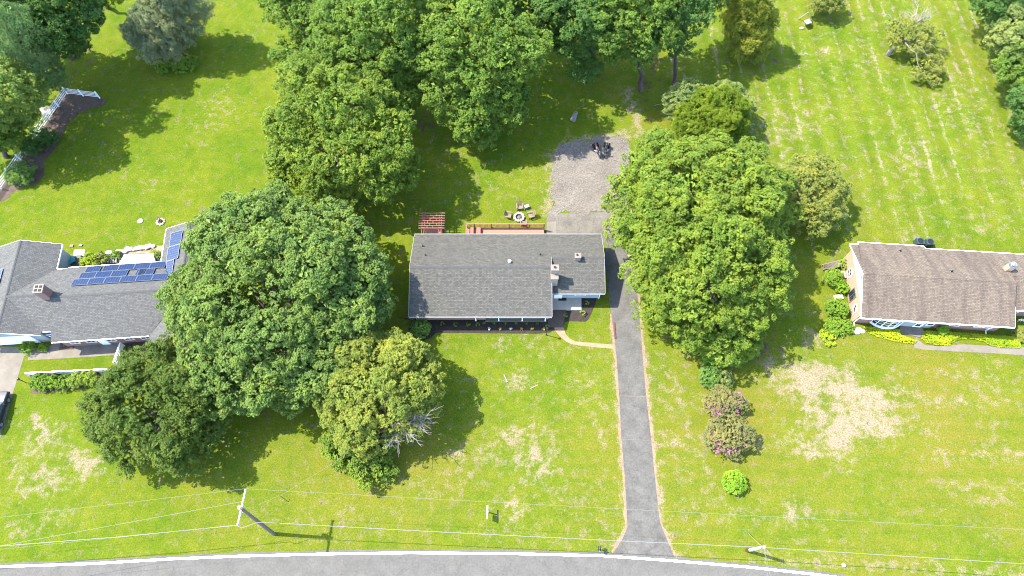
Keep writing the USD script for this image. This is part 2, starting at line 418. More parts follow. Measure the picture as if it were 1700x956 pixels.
M['brick_peach'] = m_brick('peach_brick', (0.56, 0.315, 0.19), (0.66, 0.39, 0.25), (0.58, 0.44, 0.33))
M['brick_brown'] = m_brick('chimney_brick', (0.24, 0.11, 0.08), (0.31, 0.16, 0.12), (0.34, 0.28, 0.24))
M['brick_pale'] = m_brick('pale_chimney_brick', (0.27, 0.23, 0.19), (0.35, 0.30, 0.25), (0.30, 0.27, 0.25))
M['cap'] = m_plain('chimney_cap', (0.26, 0.22, 0.18), 0.8, noise=0.15)
M['flue'] = m_plain('flue_dark', (0.03, 0.028, 0.026), 0.9)
M['roof_main'] = m_roof('grey_shingles', (0.094, 0.094, 0.091), (0.148, 0.146, 0.139), 0.0, 0.25, streak_col=(0.03, 0.03, 0.03))
M['roof_left'] = m_roof('slate_grey_shingles', (0.100, 0.103, 0.110), (0.150, 0.154, 0.162), math.radians(4.2), 0.1, streak_col=(0.07, 0.07, 0.07))
M['roof_right'] = m_roof('brown_shingles', (0.162, 0.128, 0.106), (0.235, 0.190, 0.162), math.radians(-3.9), 0.55, streak_col=(0.026, 0.018, 0.016))
M['ridge_dark'] = m_plain('ridge_shadow_shingles', (0.085, 0.084, 0.082), 0.9, noise=0.2, scale=5)  # cap shingles, darkened in colour to stand in for the shadow line below the ridge
M['panel'] = m_plain('solar_cells', (0.022, 0.045, 0.12), 0.3, noise=0.1, spec=0.25)
M['alu'] = m_plain('aluminium', (0.55, 0.56, 0.58), 0.35, 0.8, noise=0.05)
M['glass'] = m_plain('window_glass', (0.02, 0.028, 0.035), 0.08, spec=0.9, noise=0.05)
M['redwood'] = m_plain('red_stained_wood', (0.42, 0.145, 0.095), 0.7, noise=0.3, scale=9)
M['deckwood'] = m_plain('pale_red_deck', (0.54, 0.215, 0.14), 0.75, noise=0.15, scale=9)
M['oldwood'] = m_plain('weathered_wood', (0.27, 0.225, 0.18), 0.85, noise=0.3, scale=8)
M['chairwood'] = m_plain('tan_chair_wood', (0.27, 0.205, 0.14), 0.8, noise=0.25, scale=8)
M['polewood'] = m_plain('pole_wood', (0.125, 0.105, 0.085), 0.85, noise=0.25, scale=5)
M['polepale'] = m_plain('bleached_pole_wood', (0.50, 0.47, 0.43), 0.85, noise=0.15, scale=5)
M['stone'] = m_plain('pit_stone', (0.50, 0.46, 0.43), 0.85, noise=0.2, scale=5)
M['rock'] = m_plain('grey_rock', (0.36, 0.31, 0.27), 0.9, noise=0.3, scale=3, bump=0.05, bscale=6)
M['litter'] = m_plain('dry_leaf', (0.30, 0.27, 0.13), 0.8, noise=0.4, scale=2)
M['ash'] = m_plain('ash', (0.12, 0.09, 0.06), 0.95, noise=0.5, scale=14)
M['black'] = m_plain('black_metal', (0.012, 0.012, 0.013), 0.4, noise=0.2)
M['blackpaint'] = m_plain('black_gloss', (0.010, 0.012, 0.018), 0.15, noise=0.1, spec=0.7)
M['rubber'] = m_plain('rubber', (0.012, 0.012, 0.012), 0.85)
M['chrome'] = m_plain('chrome', (0.75, 0.76, 0.78), 0.12, 1.0, noise=0.03)
M['leather'] = m_plain('brown_leather', (0.13, 0.045, 0.025), 0.5)
M['blue'] = m_plain('blue_plastic', (0.10, 0.25, 0.42), 0.35)
M['teal'] = m_plain('teal_plastic', (0.03, 0.36, 0.33), 0.45, noise=0.1)
M['teal_pale'] = m_plain('pale_teal', (0.42, 0.62, 0.62), 0.45, noise=0.1)
M['acgreen'] = m_plain('dark_teal_metal', (0.045, 0.085, 0.09), 0.5)
M['canvas'] = m_plain('white_canvas', (0.80, 0.80, 0.80), 0.8, noise=0.04)
M['cable_pale'] = m_plain('pale_cable', (0.30, 0.295, 0.28), 0.7)
M['verge'] = m_ground('bare_verge', (0.24, 0.165, 0.105), (0.36, 0.26, 0.18), s1=1.5, s2=6, mottle=0.4)
M['trim_grey'] = m_plain('grey_white_trim', (0.50, 0.50, 0.50), 0.5, noise=0.08)
M['cable'] = m_plain('cable', (0.40, 0.40, 0.38), 0.45)
M['carpaint'] = m_plain('dark_car_paint', (0.020, 0.026, 0.034), 0.2, 0.3, spec=0.8, noise=0.1)
M['bark'] = m_plain('bark', (0.115, 0.088, 0.065), 0.95, noise=0.35, scale=5, bump=0.04, bscale=9)
M['barkpale'] = m_plain('pale_bark', (0.30, 0.27, 0.24), 0.95, noise=0.25, scale=6, bump=0.03, bscale=12)
M['deadwood'] = m_plain('bleached_branch', (0.33, 0.30, 0.28), 0.9, noise=0.2, scale=8)
M['pink'] = m_plain('pink_petal', (0.46, 0.13, 0.29), 0.6, noise=0.25, scale=9)
for nm_, c_ in dict(white=(0.7, 0.62, 0.7), yellow=(0.62, 0.42, 0.06), orange=(0.6, 0.16, 0.04)).items():
    M['petal_' + nm_] = m_plain(nm_ + '_petal', c_, 0.6)
L = {}
L['maple'] = m_leaf('maple_leaf', (0.046, 0.08, 0.022), (0.118, 0.158, 0.056), (0.215, 0.205, 0.1))
L['darkmaple'] = m_leaf('dark_maple_leaf', (0.030, 0.052, 0.010), (0.092, 0.118, 0.026), (0.25, 0.24, 0.06))
L['olive'] = m_leaf('olive_leaf', (0.07, 0.094, 0.02), (0.148, 0.164, 0.04), (0.25, 0.2, 0.06))
L['fresh'] = m_leaf('fresh_leaf', (0.048, 0.08, 0.012), (0.108, 0.134, 0.024), (0.2, 0.195, 0.05))
L['wood'] = m_leaf('woodland_leaf', (0.042, 0.078, 0.014), (0.1, 0.134, 0.026), (0.19, 0.195, 0.05))
L['deep'] = m_leaf('deep_green_leaf', (0.026, 0.06, 0.016), (0.068, 0.11, 0.03), (0.13, 0.16, 0.05))
L['bluegreen'] = m_leaf('blue_green_needle', (0.055, 0.098, 0.048), (0.115, 0.165, 0.085), (0.18, 0.22, 0.12), trans=0.15)
L['greyolive'] = m_leaf('grey_olive_needle', (0.105, 0.13, 0.095), (0.215, 0.245, 0.18), (0.33, 0.35, 0.28), trans=0.15)
L['yellowneedle'] = m_leaf('yellow_green_needle', (0.06, 0.098, 0.012), (0.12, 0.165, 0.02), (0.17, 0.2, 0.03), trans=0.2)
L['goldneedle'] = m_leaf('golden_needle', (0.086, 0.108, 0.02), (0.172, 0.192, 0.046), (0.25, 0.24, 0.07), trans=0.2)
L['rust'] = m_leaf('rusty_leaf', (0.066, 0.085, 0.022), (0.138, 0.15, 0.048), (0.26, 0.19, 0.08))
L['silver'] = m_leaf('silvery_leaf', (0.066, 0.095, 0.036), (0.135, 0.168, 0.072), (0.2, 0.22, 0.11))
L['palegreen'] = m_leaf('pale_green_leaf', (0.060, 0.095, 0.024), (0.125, 0.165, 0.050), (0.21, 0.23, 0.09))
L['lime'] = m_leaf('lime_leaf', (0.058, 0.115, 0.01), (0.112, 0.185, 0.016), (0.17, 0.24, 0.03))
L['spirea'] = m_leaf('golden_ground_leaf', (0.1, 0.145, 0.008), (0.215, 0.265, 0.012), (0.33, 0.32, 0.02))
L['mauve'] = m_leaf('mauve_brown_leaf', (0.064, 0.072, 0.034), (0.124, 0.120, 0.060), (0.32, 0.12, 0.17))
L['box'] = m_leaf('boxwood_leaf', (0.040, 0.082, 0.022), (0.080, 0.130, 0.045), (0.13, 0.18, 0.08))
L['shrub'] = m_leaf('shrub_leaf', (0.060, 0.100, 0.018), (0.120, 0.160, 0.034), (0.22, 0.17, 0.07))
L['garden'] = m_leaf('garden_leaf', (0.05, 0.096, 0.012), (0.105, 0.158, 0.022), (0.19, 0.21, 0.05))


# ================================================================ THE SETTING
def structure(name, mesh, mat, **k):
    return mk(name, mesh, mat, kind='structure', **k)


# lawn sheet: fine grid where the photograph looks, coarse rim to the horizon
def grid_lawn():
    st = 0.5
    xs, ys = np.arange(-86, 86.01, st), np.arange(-12, 104.01, st)
    X, Y = np.meshgrid(xs, ys)
    n_x = len(xs)
    v = np.stack([X.ravel(), Y.ravel(), np.zeros(X.size)], 1)
    i = np.arange(len(v)).reshape(len(ys), n_x)
    q = np.stack([i[:-1, :-1], i[:-1, 1:], i[1:, 1:], i[1:, :-1]], -1).reshape(-1, 4)
    f = np.vstack([q[:, [0, 1, 2]], q[:, [0, 2, 3]]])
    x, y = v[:, 0], v[:, 1]
    nz = meshkit.fbm if hasattr(meshkit, 'fbm') else meshkit.noise
    p3 = np.stack([x, y, 0 * x], 1)
    wob = meshkit.noise(p3 * 0.35, 3) - 0.5
    wob2 = meshkit.noise(p3 * 0.9, 5) - 0.5
    wob3 = meshkit.noise(p3 * 1.9, 8) - 0.5
    dry, yel, soil = np.zeros(len(v)), np.zeros(len(v)), np.zeros(len(v))
    px = 850 + FPX * x / (y * math.sin(TILT) + CAM_H * math.cos(TILT))
    # front yards and right-hand field are strawier than the back lawns on the left
    yel += 0.42 * np.exp(-((y - 14) / 13.0) ** 2) * (1 / (1 + np.exp(-(x + 22) / 5)))
    yel += 0.16 / (1 + np.exp(-(x - 12) / 4)) + 0.16
    yel += 0.25 * np.exp(-(((x - 4) / 9) ** 2 + ((y - 43) / 6) ** 2))
    yel -= 0.22 * ((x < -14) & (y > 30))

    def blob(cx, cy, rx, ry, s, target):
        c = P(cx, cy)
        sc = (P(cx + 1, cy)[0] - c[0])
        sy = abs(P(cx, cy + 1)[1] - c[1])
        d = np.sqrt(((x - c[0]) / (rx * sc)) ** 2 + ((y - c[1]) / (ry * sy)) ** 2) + wob * 1.1 + wob2 * 0.8 + wob3 * 0.5
        target += s * np.clip(1.4 - d, 0, 1.05) * 0.52
    for b in ((1375, 640, 75, 60, 0.95), (1395, 700, 70, 60, 0.80), (1400, 745, 40, 35, 0.7), (1310, 640, 45, 28, 0.65), (1325, 845, 26, 22, 0.85), (1300, 740, 40, 20, 0.55),
              (1340, 605, 40, 14, 0.5), (1640, 640, 50, 55, 0.42), (1540, 770, 40, 25, 0.3), (1500, 690, 50, 60, 0.25), (1645, 890, 14, 12, 0.5), (1660, 740, 30, 40, 0.3),
              (868, 765, 62, 56, 0.95), (862, 632, 34, 17, 0.75), (886, 705, 9, 9, 0.8), (835, 575, 12, 30, 0.5), (875, 575, 20, 25, 0.42), (760, 745, 30, 25, 0.3), (900, 620, 40, 12, 0.35),
              (60, 765, 62, 50, 0.62), (100, 725, 42, 30, 0.5), (150, 780, 26, 18, 0.7), (30, 700, 40, 12, 0.4), (100, 860, 36, 18, 0.6), (25, 880, 26, 14, 0.55), (45, 800, 70, 30, 0.4),
              (1378, 86, 20, 9, 0.95), (1335, 88, 10, 7, 0.8), (1440, 100, 26, 30, 0.3), (1500, 250, 20, 60, 0.35), (1545, 260, 18, 40, 0.35), (1295, 210, 60, 50, 0.40), (1160, 300, 60, 40, 0.2),
              (1640, 380, 30, 12, 0.5), (1500, 395, 22, 9, 0.5), (1395, 430, 16, 10, 0.5), (1350, 560, 45, 22, 0.30), (1600, 160, 40, 60, 0.3), (1240, 830, 60, 40, 0.25), (1140, 800, 36, 90, 0.22),
              (815, 315, 60, 30, 0.32), (740, 250, 40, 14, 0.5), (720, 230, 22, 16, 0.4), (960, 600, 60, 40, 0.28), (700, 800, 150, 40, 0.28), (930, 830, 120, 60, 0.3), (560, 860, 120, 40, 0.28),
              (380, 170, 40, 30, 0.33), (330, 215, 30, 30, 0.28), (235, 300, 60, 20, 0.22), (420, 60, 20, 30, 0.2), (1215, 580, 60, 14, 0.35), (1105, 690, 20, 120, 0.26), (1660, 560, 60, 20, 0.2)):
        blob(*b, dry)
    # mower streaks that run away from the road in the field at the upper right
    m = (1 / (1 + np.exp(-(x - 21) / 1.5))) * (1 / (1 + np.exp(-(y - 40) / 3)))
    dry += 0.10 * m
    mow = m
    # faint east-west mower passes on the front lawns
    fr = (1 / (1 + np.exp((y - 26) / 3))) * (1 / (1 + np.exp(-(x + 10) / 6)))
    yel += 0.14 * fr * np.cos(2 * math.pi * (y + 0.5 * wob + 0.02 * x) / 1.55)
    gf = np.clip(meshkit.noise(np.stack([x * 0.10, y * 0.9, 0 * x + 3], 1), 17) * 2.2 - 1.0, 0, 1)
    dry += 0.30 * fr * gf * (0.5 + np.clip(meshkit.noise(p3 * 0.13, 23) * 2 - 0.8, 0, 1))
    yel += 0.55 * (meshkit.noise(p3 * 0.085, 41) - 0.5) + 0.4 * (meshkit.noise(p3 * 0.3, 43) - 0.5)
    # worn verges along the drive, the road edge and the path
    for (pxy, w, a) in (([(1017, 510), (1020, 570), (1022, 600), (1030, 720), (1040, 820), (1041, 879), (1016, 920)], 0.45, 0.5),
                        ([(1047, 400), (1069, 612), (1082, 720), (1096, 835), (1098, 870), (1122, 926)], 0.5, 0.6),
                        ([(1250, 925), (1400, 935), (1700, 956)], 0.6, 0.35), ([(1095, 590), (1130, 660), (1160, 760), (1215, 845)], 0.4, 0.4),
                        ([(985, 690), (1005, 740)], 0.35, 0.5), ([(908, 352), (917, 300), (917, 262), (938, 238), (1000, 229), (1040, 224)], 0.9, 0.55), ([(1040, 150), (1060, 200), (1075, 250)], 1.0, 0.55)):
        q_ = poly(pxy)
        for a0, b0 in zip(q_[:-1], q_[1:]):
            ab = b0 - a0
            t = np.clip(((x - a0[0]) * ab[0] + (y - a0[1]) * ab[1]) / (ab @ ab), 0, 1)
            d = np.hypot(x - a0[0] - t * ab[0], y - a0[1] - t * ab[1])
            dry = np.maximum(dry, a * np.clip(1.4 - d / w + wob2 * 0.6, 0, 1))
    # bare soil under the woodland crowns
    for b in ((700, 200, 40, 40, 0.9), (600, 200, 80, 60, 0.6), (790, 120, 60, 60, 0.6), (1080, 150, 26, 60, 0.75), (1100, 60, 60, 40, 0.5), (110, 110, 60, 40, 0.6), (1235, 560, 60, 26, 0.5), (470, 640, 60, 40, 0.7),
              (1310, 590, 60, 16, 0.35), (1240, 100, 50, 20, 0.5)):
        blob(*b, soil)
    wear = np.clip(np.stack([dry, yel, soil], 1), 0, 1)
    mb = MB().add(v, f)
    E0, E1, N0, N1, far = -86, 86, -12, 104, 700
    n0 = len(v)
    rim = np.array([[E0, N0, 0], [E1, N0, 0], [E1, N1, 0], [E0, N1, 0], [-far, -far, 0], [far, -far, 0], [far, far, 0], [-far, far, 0]], float)
    mb.add(rim, [(4, 5, 1), (4, 1, 0), (5, 6, 2), (5, 2, 1), (6, 7, 3), (6, 3, 2), (7, 4, 0), (7, 0, 3)])
    wear = np.vstack([wear, np.tile([[0.1, 0.25, 0.0]], (8, 1))])
    return mb, wear, np.r_[mow, np.zeros(8)]


_lv, _lw, _mow = grid_lawn()
_lawn = structure('lawn', _lv, lawn_m, color=_lw, label='mown lawn of bright green grass with straw coloured dry patches', cat='lawn')


def sheet(name, pts, z, mat, lift=0.02, **k):
    b = MB()
    b.prism(pts, -0.02, z)
    return structure(name, b, mat, **k)


UsdGeom.PrimvarsAPI(_lawn.prim).CreatePrimvar('mow', Sdf.ValueTypeNames.Color3fArray, 'vertex').Set(Vt.Vec3fArray.FromNumpy(np.repeat(_mow[:, None], 3, 1).astype(np.float32)))

# road along the bottom with its white edge line
edge = poly([(-900, 1015), (-500, 975), (-200, 952), (0, 938.5), (155, 933.5), (280, 926), (400, 921), (540, 917.5), (680, 915.5), (850, 917), (1000, 920.5), (1120, 929), (1240, 939), (1350, 951), (1450, 964), (1600, 985), (1900, 1035), (2300, 1110)])


def off(line, d):
    t = np.gradient(line, axis=0)
    t /= np.linalg.norm(t, axis=1, keepdims=True)
    return line + d * np.stack([-t[:, 1], t[:, 0]], 1)


def ribbon(l0, l1, z):
    n = len(l0)
    v = np.vstack([np.c_[l0, np.full(n, z)], np.c_[l1, np.full(n, z)], np.c_[l1, np.full(n, -0.02)], np.c_[l0, np.full(n, -0.02)]])
    f = []
    for k in range(n - 1):
        f += [(k, n + k, n + k + 1), (k, n + k + 1, k + 1), (n + k, 2 * n + k, 2 * n + k + 1), (n + k, 2 * n + k + 1, n + k + 1), (3 * n + k, k, k + 1), (3 * n + k, k + 1, 3 * n + k + 1)]
    return MB().add(v, f)


structure('road', ribbon(off(edge, 0.22), off(edge, -7.4), 0.022), M['road'], label='grey asphalt road curving along the foot of the lawns', cat='road')
structure('road_edge_line', ribbon(off(edge, 0.0), off(edge, -0.23), 0.026), M['paint'], label='white painted line along the near edge of the road', cat='road marking')

drive_l = [(1005, 392), (1006, 440), (1012, 500), (1021, 570), (1024, 600), (1028, 660), (1031, 720), (1037, 790), (1040.5, 850), (1041.5, 876), (1033, 895), (1016, 921)]
drive_r = [(1047, 396), (1055, 455), (1063, 540), (1068, 605), (1073, 660), (1080, 720), (1087, 790), (1093, 845), (1096, 868), (1107, 895), (1122, 930)]
drv = structure('driveway', MB().prism(poly(drive_l + drive_r[::-1]), -0.02, 0.010), M['asphalt'], label='grey asphalt driveway running from the road past the middle house', cat='driveway')
def ragged_line(q, amp, seed, step=0.3):
    out = []
    for a, b in zip(q[:-1], q[1:]):
        n = max(1, int(np.linalg.norm(b - a) / step))
        out += [a + (b - a) * k / n for k in range(n)]
    out = np.array(out + [q[-1]])
    p3 = np.c_[out, 0 * out[:, 0]]
    d = meshkit.noise(p3 * 1.1, seed) + 0.6 * meshkit.noise(p3 * 3.1, seed + 1) - 0.8
    t = np.gradient(out, axis=0)
    t /= np.linalg.norm(t, axis=1, keepdims=True)
    return out + (amp * d)[:, None] * np.stack([-t[:, 1], t[:, 0]], 1), t


for k, (ln, sg, lo) in enumerate((([(1016, 520), (1021, 570), (1024, 600), (1028, 660), (1031, 720), (1037, 790), (1040.5, 850), (1041.5, 876), (1033, 895), (1018, 918)], -1, 'left'), ([(1056, 460), (1063, 540), (1068, 605), (1073, 660), (1080, 720), (1087, 790), (1093, 845), (1096, 868), (1107, 895), (1120, 926)], 1, 'right'))):
    q_ = poly(ln)
    o_, t_ = ragged_line(q_, 0.32, 60 + 5 * k)
    i_ = o_ * 0 + ragged_line(q_, 0.0, 60)[0]
    nrm_ = np.stack([-t_[:, 1], t_[:, 0]], 1)
    o_ = o_ + nrm_ * 0.24 * sg
    i_ = i_ - nrm_ * 0.5 * sg
    structure('bare_verge', ribbon(i_, o_, 0.006) if sg < 0 else ribbon(o_, i_, 0.006), M['verge'], label='strip of bare tan soil along the %s edge of the driveway' % lo, cat='soil')
for (a, b) in (((1029, 657), (1072.5, 658.5)), ((1033, 729), (1081, 731))):
    p0, p1 = P(*a), P(*b)
    mk('joint', MB().beam(p0 + [0, 0, 0.011], p1 + [0, 0, 0.011], 0.05, 0.006), M['gravel'], drv)
_g = random.Random(3)
gpts = [(920, 262), (926, 246), (938, 239), (952, 236), (963, 231), (976, 234), (990, 229), (1004, 230), (1018, 224), (1034, 227), (1043, 236), (1046, 260), (1040, 300), (1046, 352), (985, 351), (962, 354), (940, 352), (924, 355), (910, 350), (916, 338), (911, 322), (918, 306), (914, 290), (919, 276)]


def ragged(pts, amp, step=0.25, seed=1):
    q, out = poly(pts), []
    for a, b in zip(q, np.roll(q, -1, 0)):
        n = max(2, int(np.linalg.norm(b - a) / step))
        out += [a + (b - a) * k / n for k in range(n)]
    out = np.array(out)
    p3 = np.c_[out, 0 * out[:, 0]]
    d = np.stack([meshkit.noise(p3 * 1.3, seed) + 0.5 * meshkit.noise(p3 * 3.7, seed + 1) - 0.75, meshkit.noise(p3 * 1.3, seed + 2) + 0.5 * meshkit.noise(p3 * 3.7, seed + 3) - 0.75], 1)
    return out + amp * d


structure('gravel_pad', MB().prism(ragged(gpts, 1.0), -0.02, 0.010), M['gravel'], label='pale gravel parking patch behind the middle house', cat='gravel')
structure('asphalt_apron', MB().prism(poly([(909, 352), (940, 354), (985, 352), (1046, 353), (1048, 396), (1030, 402), (905, 402)]), -0.02, 0.006), M['worn_asphalt'], label='worn asphalt apron behind the garage', cat='pavement')
structure('concrete_pad', MB().prism(poly([(908, 368), (923, 368), (924, 392), (907, 392)]), -0.02, 0.03), M['concrete'], label='small pale concrete pad at the end of the deck', cat='pavement')
path_u = [(934.5, 541), (939.7, 555.9), (947, 562.5), (955.2, 566.8), (985, 569.5), (1019, 572)]
path_l = [(918, 544), (924, 552), (931, 559.4), (939, 566.5), (947.2, 570.9), (966, 574), (985, 576), (1020, 579)]
structure('curved_path', MB().prism(poly(path_u + path_l[::-1]), -0.02, 0.02), M['pinkpath'], label='curved tan path from the driveway to the front steps', cat='path')
bed = structure('mulch_bed', MB().prism(poly([(722, 520), (912, 520), (918, 536), (921, 547), (912, 552), (890, 554), (840, 553.5), (780, 552.5), (723.5, 552.5), (716, 561), (702, 565), (688, 563), (680, 556), (678, 545), (683, 534), (690, 524)]), -0.02, 0.035),
                M['mulch'], label='black mulch bed along the front of the middle house', cat='flower bed')
structure('mulch_bed', MB().prism(poly([(930, 500), (992, 491), (987.5, 506), (979, 526), (976, 531), (971, 534), (958, 533.5), (946, 533), (938, 535), (934, 543), (926, 543)]), -0.02, 0.032), M['mulch'],
          label='black mulch bed beside the pale front stoop', cat='flower bed')
structure('paver_walk', MB().prism(poly([(909, 514), (940, 514), (934.5, 543.5), (910, 543.5)]), -0.02, 0.06), M['paver'], label='brown paver landing in front of the stoop', cat='pavement')
# fence bed on the far left
structure('fence_bed', MB().prism(poly([(104, 150), (113, 152), (165, 160), (177, 168), (172, 175), (150, 180), (128, 190), (112, 206), (100, 232), (88, 252), (72, 268), (74, 290), (60, 306), (30, 312), (12, 330), (-30, 350), (-30, 330), (0, 305), (60, 235)]), -0.02, 0.012),
          M['mulch_brown'], label='brown mulch strip along the white rail fence', cat='flower bed')
# left neighbour's paving
structure('left_driveway', MB().prism(poly([(-80, 572), (54, 577), (66, 581), (85, 577), (85, 583), (44, 588), (40, 592), (22, 651), (2, 720), (-40, 900), (-70, 962), (-190, 970)]), -0.02, 0.012), M['concrete'],
          label='concrete driveway of the slate roofed house at the left edge', cat='driveway')
structure('left_walk', MB().prism(poly([(60, 582), (75, 577), (100, 566), (200, 560), (205, 588), (197, 589), (120, 594), (66, 597), (46, 598), (48, 588)]), -0.02, 0.022), M['concrete'],
          label='concrete front walk below the slate roofed house', cat='path')
structure('brick_bed', MB().prism(poly([(101, 569), (126, 569.5), (123, 580), (98, 581)]), -0.02, 0.034), M['mulch_brown'], label='brown planting patch in the front walk of the slate roofed house', cat='flower bed')
structure('front_bed', MB().prism(poly([(206, 566), (290, 560), (290, 584), (212, 588)]), -0.02, 0.02), M['mulch_brown'], label='brown soil bed under the brick wall of the slate roofed house', cat='flower bed')
structure('hedge_bed', MB().prism(poly([(48, 622), (56, 634), (50, 652), (60, 654), (100, 650), (150, 642), (190, 634), (190, 616)]), -0.02, 0.016), M['mulch_brown'], label='bare soil under the low hedge by the white board fence', cat='flower bed')
structure('left_patio', MB().prism(poly([(88, 424), (140, 422), (180, 420), (262, 412), (272, 445), (90, 452)]), -0.02, 0.018), M['concrete'], label='patio behind the slate roofed house', cat='patio')
structure('dry_bed', MB().prism(poly([(178, 424), (186, 417), (215, 411), (240, 407), (272, 408), (272, 424), (235, 420), (200, 424)]), -0.02, 0.024), M['pinkpath'], label='dry planting bed behind the stone edging of the patio', cat='flower bed')
# right neighbour's paving
structure('right_stoop', MB().prism(poly([(1494, 540), (1531, 543), (1534, 557), (1525, 560), (1492, 553)]), -0.02, 0.12), M['concrete'], label='concrete stoop at the front door of the brown roofed house', cat='pavement')
structure('right_walk', MB().prism(poly([(1521, 558), (1525, 565), (1536, 573), (1560, 575), (1576, 573), (1600, 571.5), (1640, 574), (1665, 577), (1700, 576), (1780, 580), (1780, 594), (1690, 589), (1640, 586), (1580, 583), (1530, 580), (1518, 577), (1517, 570)]), -0.02, 0.016),
          M['concrete'], label='pale concrete walk along the front of the brown roofed house', cat='path')

# ================================================================ HOUSES
def gable_wall(x0, y0, x1, y1, h, ridge_t, ridge_h, th, z0=0.0):
    """Upright wall from (x0,y0) to (x1,y1) with a gable peak at fraction ridge_t."""
    a, b = np.array([x0, y0]), np.array([x1, y1])
    d = (b - a) / np.linalg.norm(b - a)
    n = np.array([-d[1], d[0]]) * th / 2
    pr = a + (b - a) * ridge_t
    prof = [(a, z0), (b, z0), (b, h), (pr, ridge_h), (a, h)]
    v = [[*(p + n), z] for p, z in prof] + [[*(p - n), z] for p, z in prof]
    k = 5
    f = [(0, j, j + 1) for j in range(1, 4)] + [(k, k + j + 1, k + j) for j in range(1, 4)]
    for j in range(k):
        c = (j + 1) % k
        f += [(c, j, j + k), (c, j + k, c + k)]
    return MB().add(v, f)


def wall_box(x0, y0, x1, y1, z0, z1, th):
    return MB().beam([x0, y0, (z0 + z1) / 2], [x1, y1, (z0 + z1) / 2], th, z1 - z0)


def window(th, parent, c, along, w, h, out, frame_mat='white', bars=1, hbars=1):
    """Window let into a wall: frame (parent part) with pane and muntins, standing 3 cm proud."""
    al = np.array([*along, 0.0]) / np.linalg.norm(along)
    o = np.array([*out, 0.0]) / np.linalg.norm(out)
    c = np.asarray(c, float)
    mb = MB()
    t = 0.07
    for s in (-1, 1):
        mb.beam(c + al * s * (w / 2) + [0, 0, -h / 2] + o * 0.03, c + al * s * (w / 2) + [0, 0, h / 2] + o * 0.03, t, 0.1, up=o)
        mb.beam(c - al * (w / 2 + t / 2) + [0, 0, s * h / 2] + o * 0.032, c + al * (w / 2 + t / 2) + [0, 0, s * h / 2] + o * 0.032, 0.104, t)
    fr = mk('window', mb, M[frame_mat], parent)
    pn = MB().beam(c - al * (w / 2 - t / 2) + o * 0.02, c + al * (w / 2 - t / 2) + o * 0.02, 0.02, h - t)
    mk('pane', pn, M['glass'], fr)
    if bars or hbars:
        b = MB()
        for k in range(bars):
            q = c + al * (w * ((k + 1) / (bars + 1) - 0.5))
            b.beam(q + [0, 0, -h / 2 + t / 2] + o * 0.04, q + [0, 0, h / 2 - t / 2] + o * 0.04, 0.035, 0.02, up=o)
        for k in range(hbars):
            q = c + [0, 0, h * ((k + 1) / (hbars + 1) - 0.5)]
            b.beam(q - al * (w / 2 - t / 2) + o * 0.042, q + al * (w / 2 - t / 2) + o * 0.042, 0.02, 0.035)
        mk('muntin', b, M[frame_mat], fr)
    return fr


def gutter(parent, p0, p1, out, name='gutter', mat='white', size=0.13):
    p0, p1 = np.asarray(p0, float), np.asarray(p1, float)
    o = np.array([*out, 0.0])
    b = MB()
    b.beam(p0 + o * 0.02 + [0, 0, -0.11], p1 + o * 0.02 + [0, 0, -0.11], 0.03, 0.16)
    b.beam(p0 + o * (size) + [0, 0, -0.09], p1 + o * (size) + [0, 0, -0.09], 0.025, 0.13)
    b.beam(p0 + o * (size / 2 + 0.01) + [0, 0, -0.145], p1 + o * (size / 2 + 0.01) + [0, 0, -0.145], size, 0.02)
    return mk(name, b, M[mat], parent)


def ridge_cap(parent, p0, p1, mat):
    p0, p1 = np.asarray(p0, float), np.asarray(p1, float)
    d = (p1 - p0) / np.linalg.norm(p1 - p0)
    s = np.cross(d, [0, 0, 1])
    s /= np.linalg.norm(s)
    b = MB()
    n = max(2, int(np.linalg.norm(p1 - p0) / 0.3))
    for k in range(n):
        a, c = p0 + (p1 - p0) * k / n, p0 + (p1 - p0) * (k + 1) / n
        z = 0.02 + 0.008 * (k % 2)
        for sg in (-1, 1):
            b.slab([a + [0, 0, z], c + [0, 0, z], c + s * sg * 0.15 + [0, 0, z - 0.055], a + s * sg * 0.15 + [0, 0, z - 0.055]], 0.012)
    return mk('ridge_cap', b, mat, parent)


def vent_pipe(parent, p, r=0.05, h=0.4, mat='black', name='vent_pipe'):
    b = MB().cyl(np.asarray(p) + [0, 0, -0.1], r, h + 0.1, 10).cyl(np.asarray(p) + [0, 0, -0.02], r * 2.6, 0.06, 12, r2=r * 1.2)
    return mk(name, b, M[mat], parent)


# ---------------------------------------------------------------- middle house
XW, XM, XE = -11.48, 4.45, 10.52
YS, YG, YN = 28.97, 31.81, 39.45
EV = 2.70
PT = 0.362
RM, RG = (YS + YN) / 2, (YG + YN) / 2
ZM, ZG = EV + PT * (YN - YS) / 2, EV + PT * (YN - YG) / 2
mid = Thing('ranch_house', 'long low middle house with grey shingle roof and pale blue garage wing', 'house', (-1, 34, 0))
wl = []
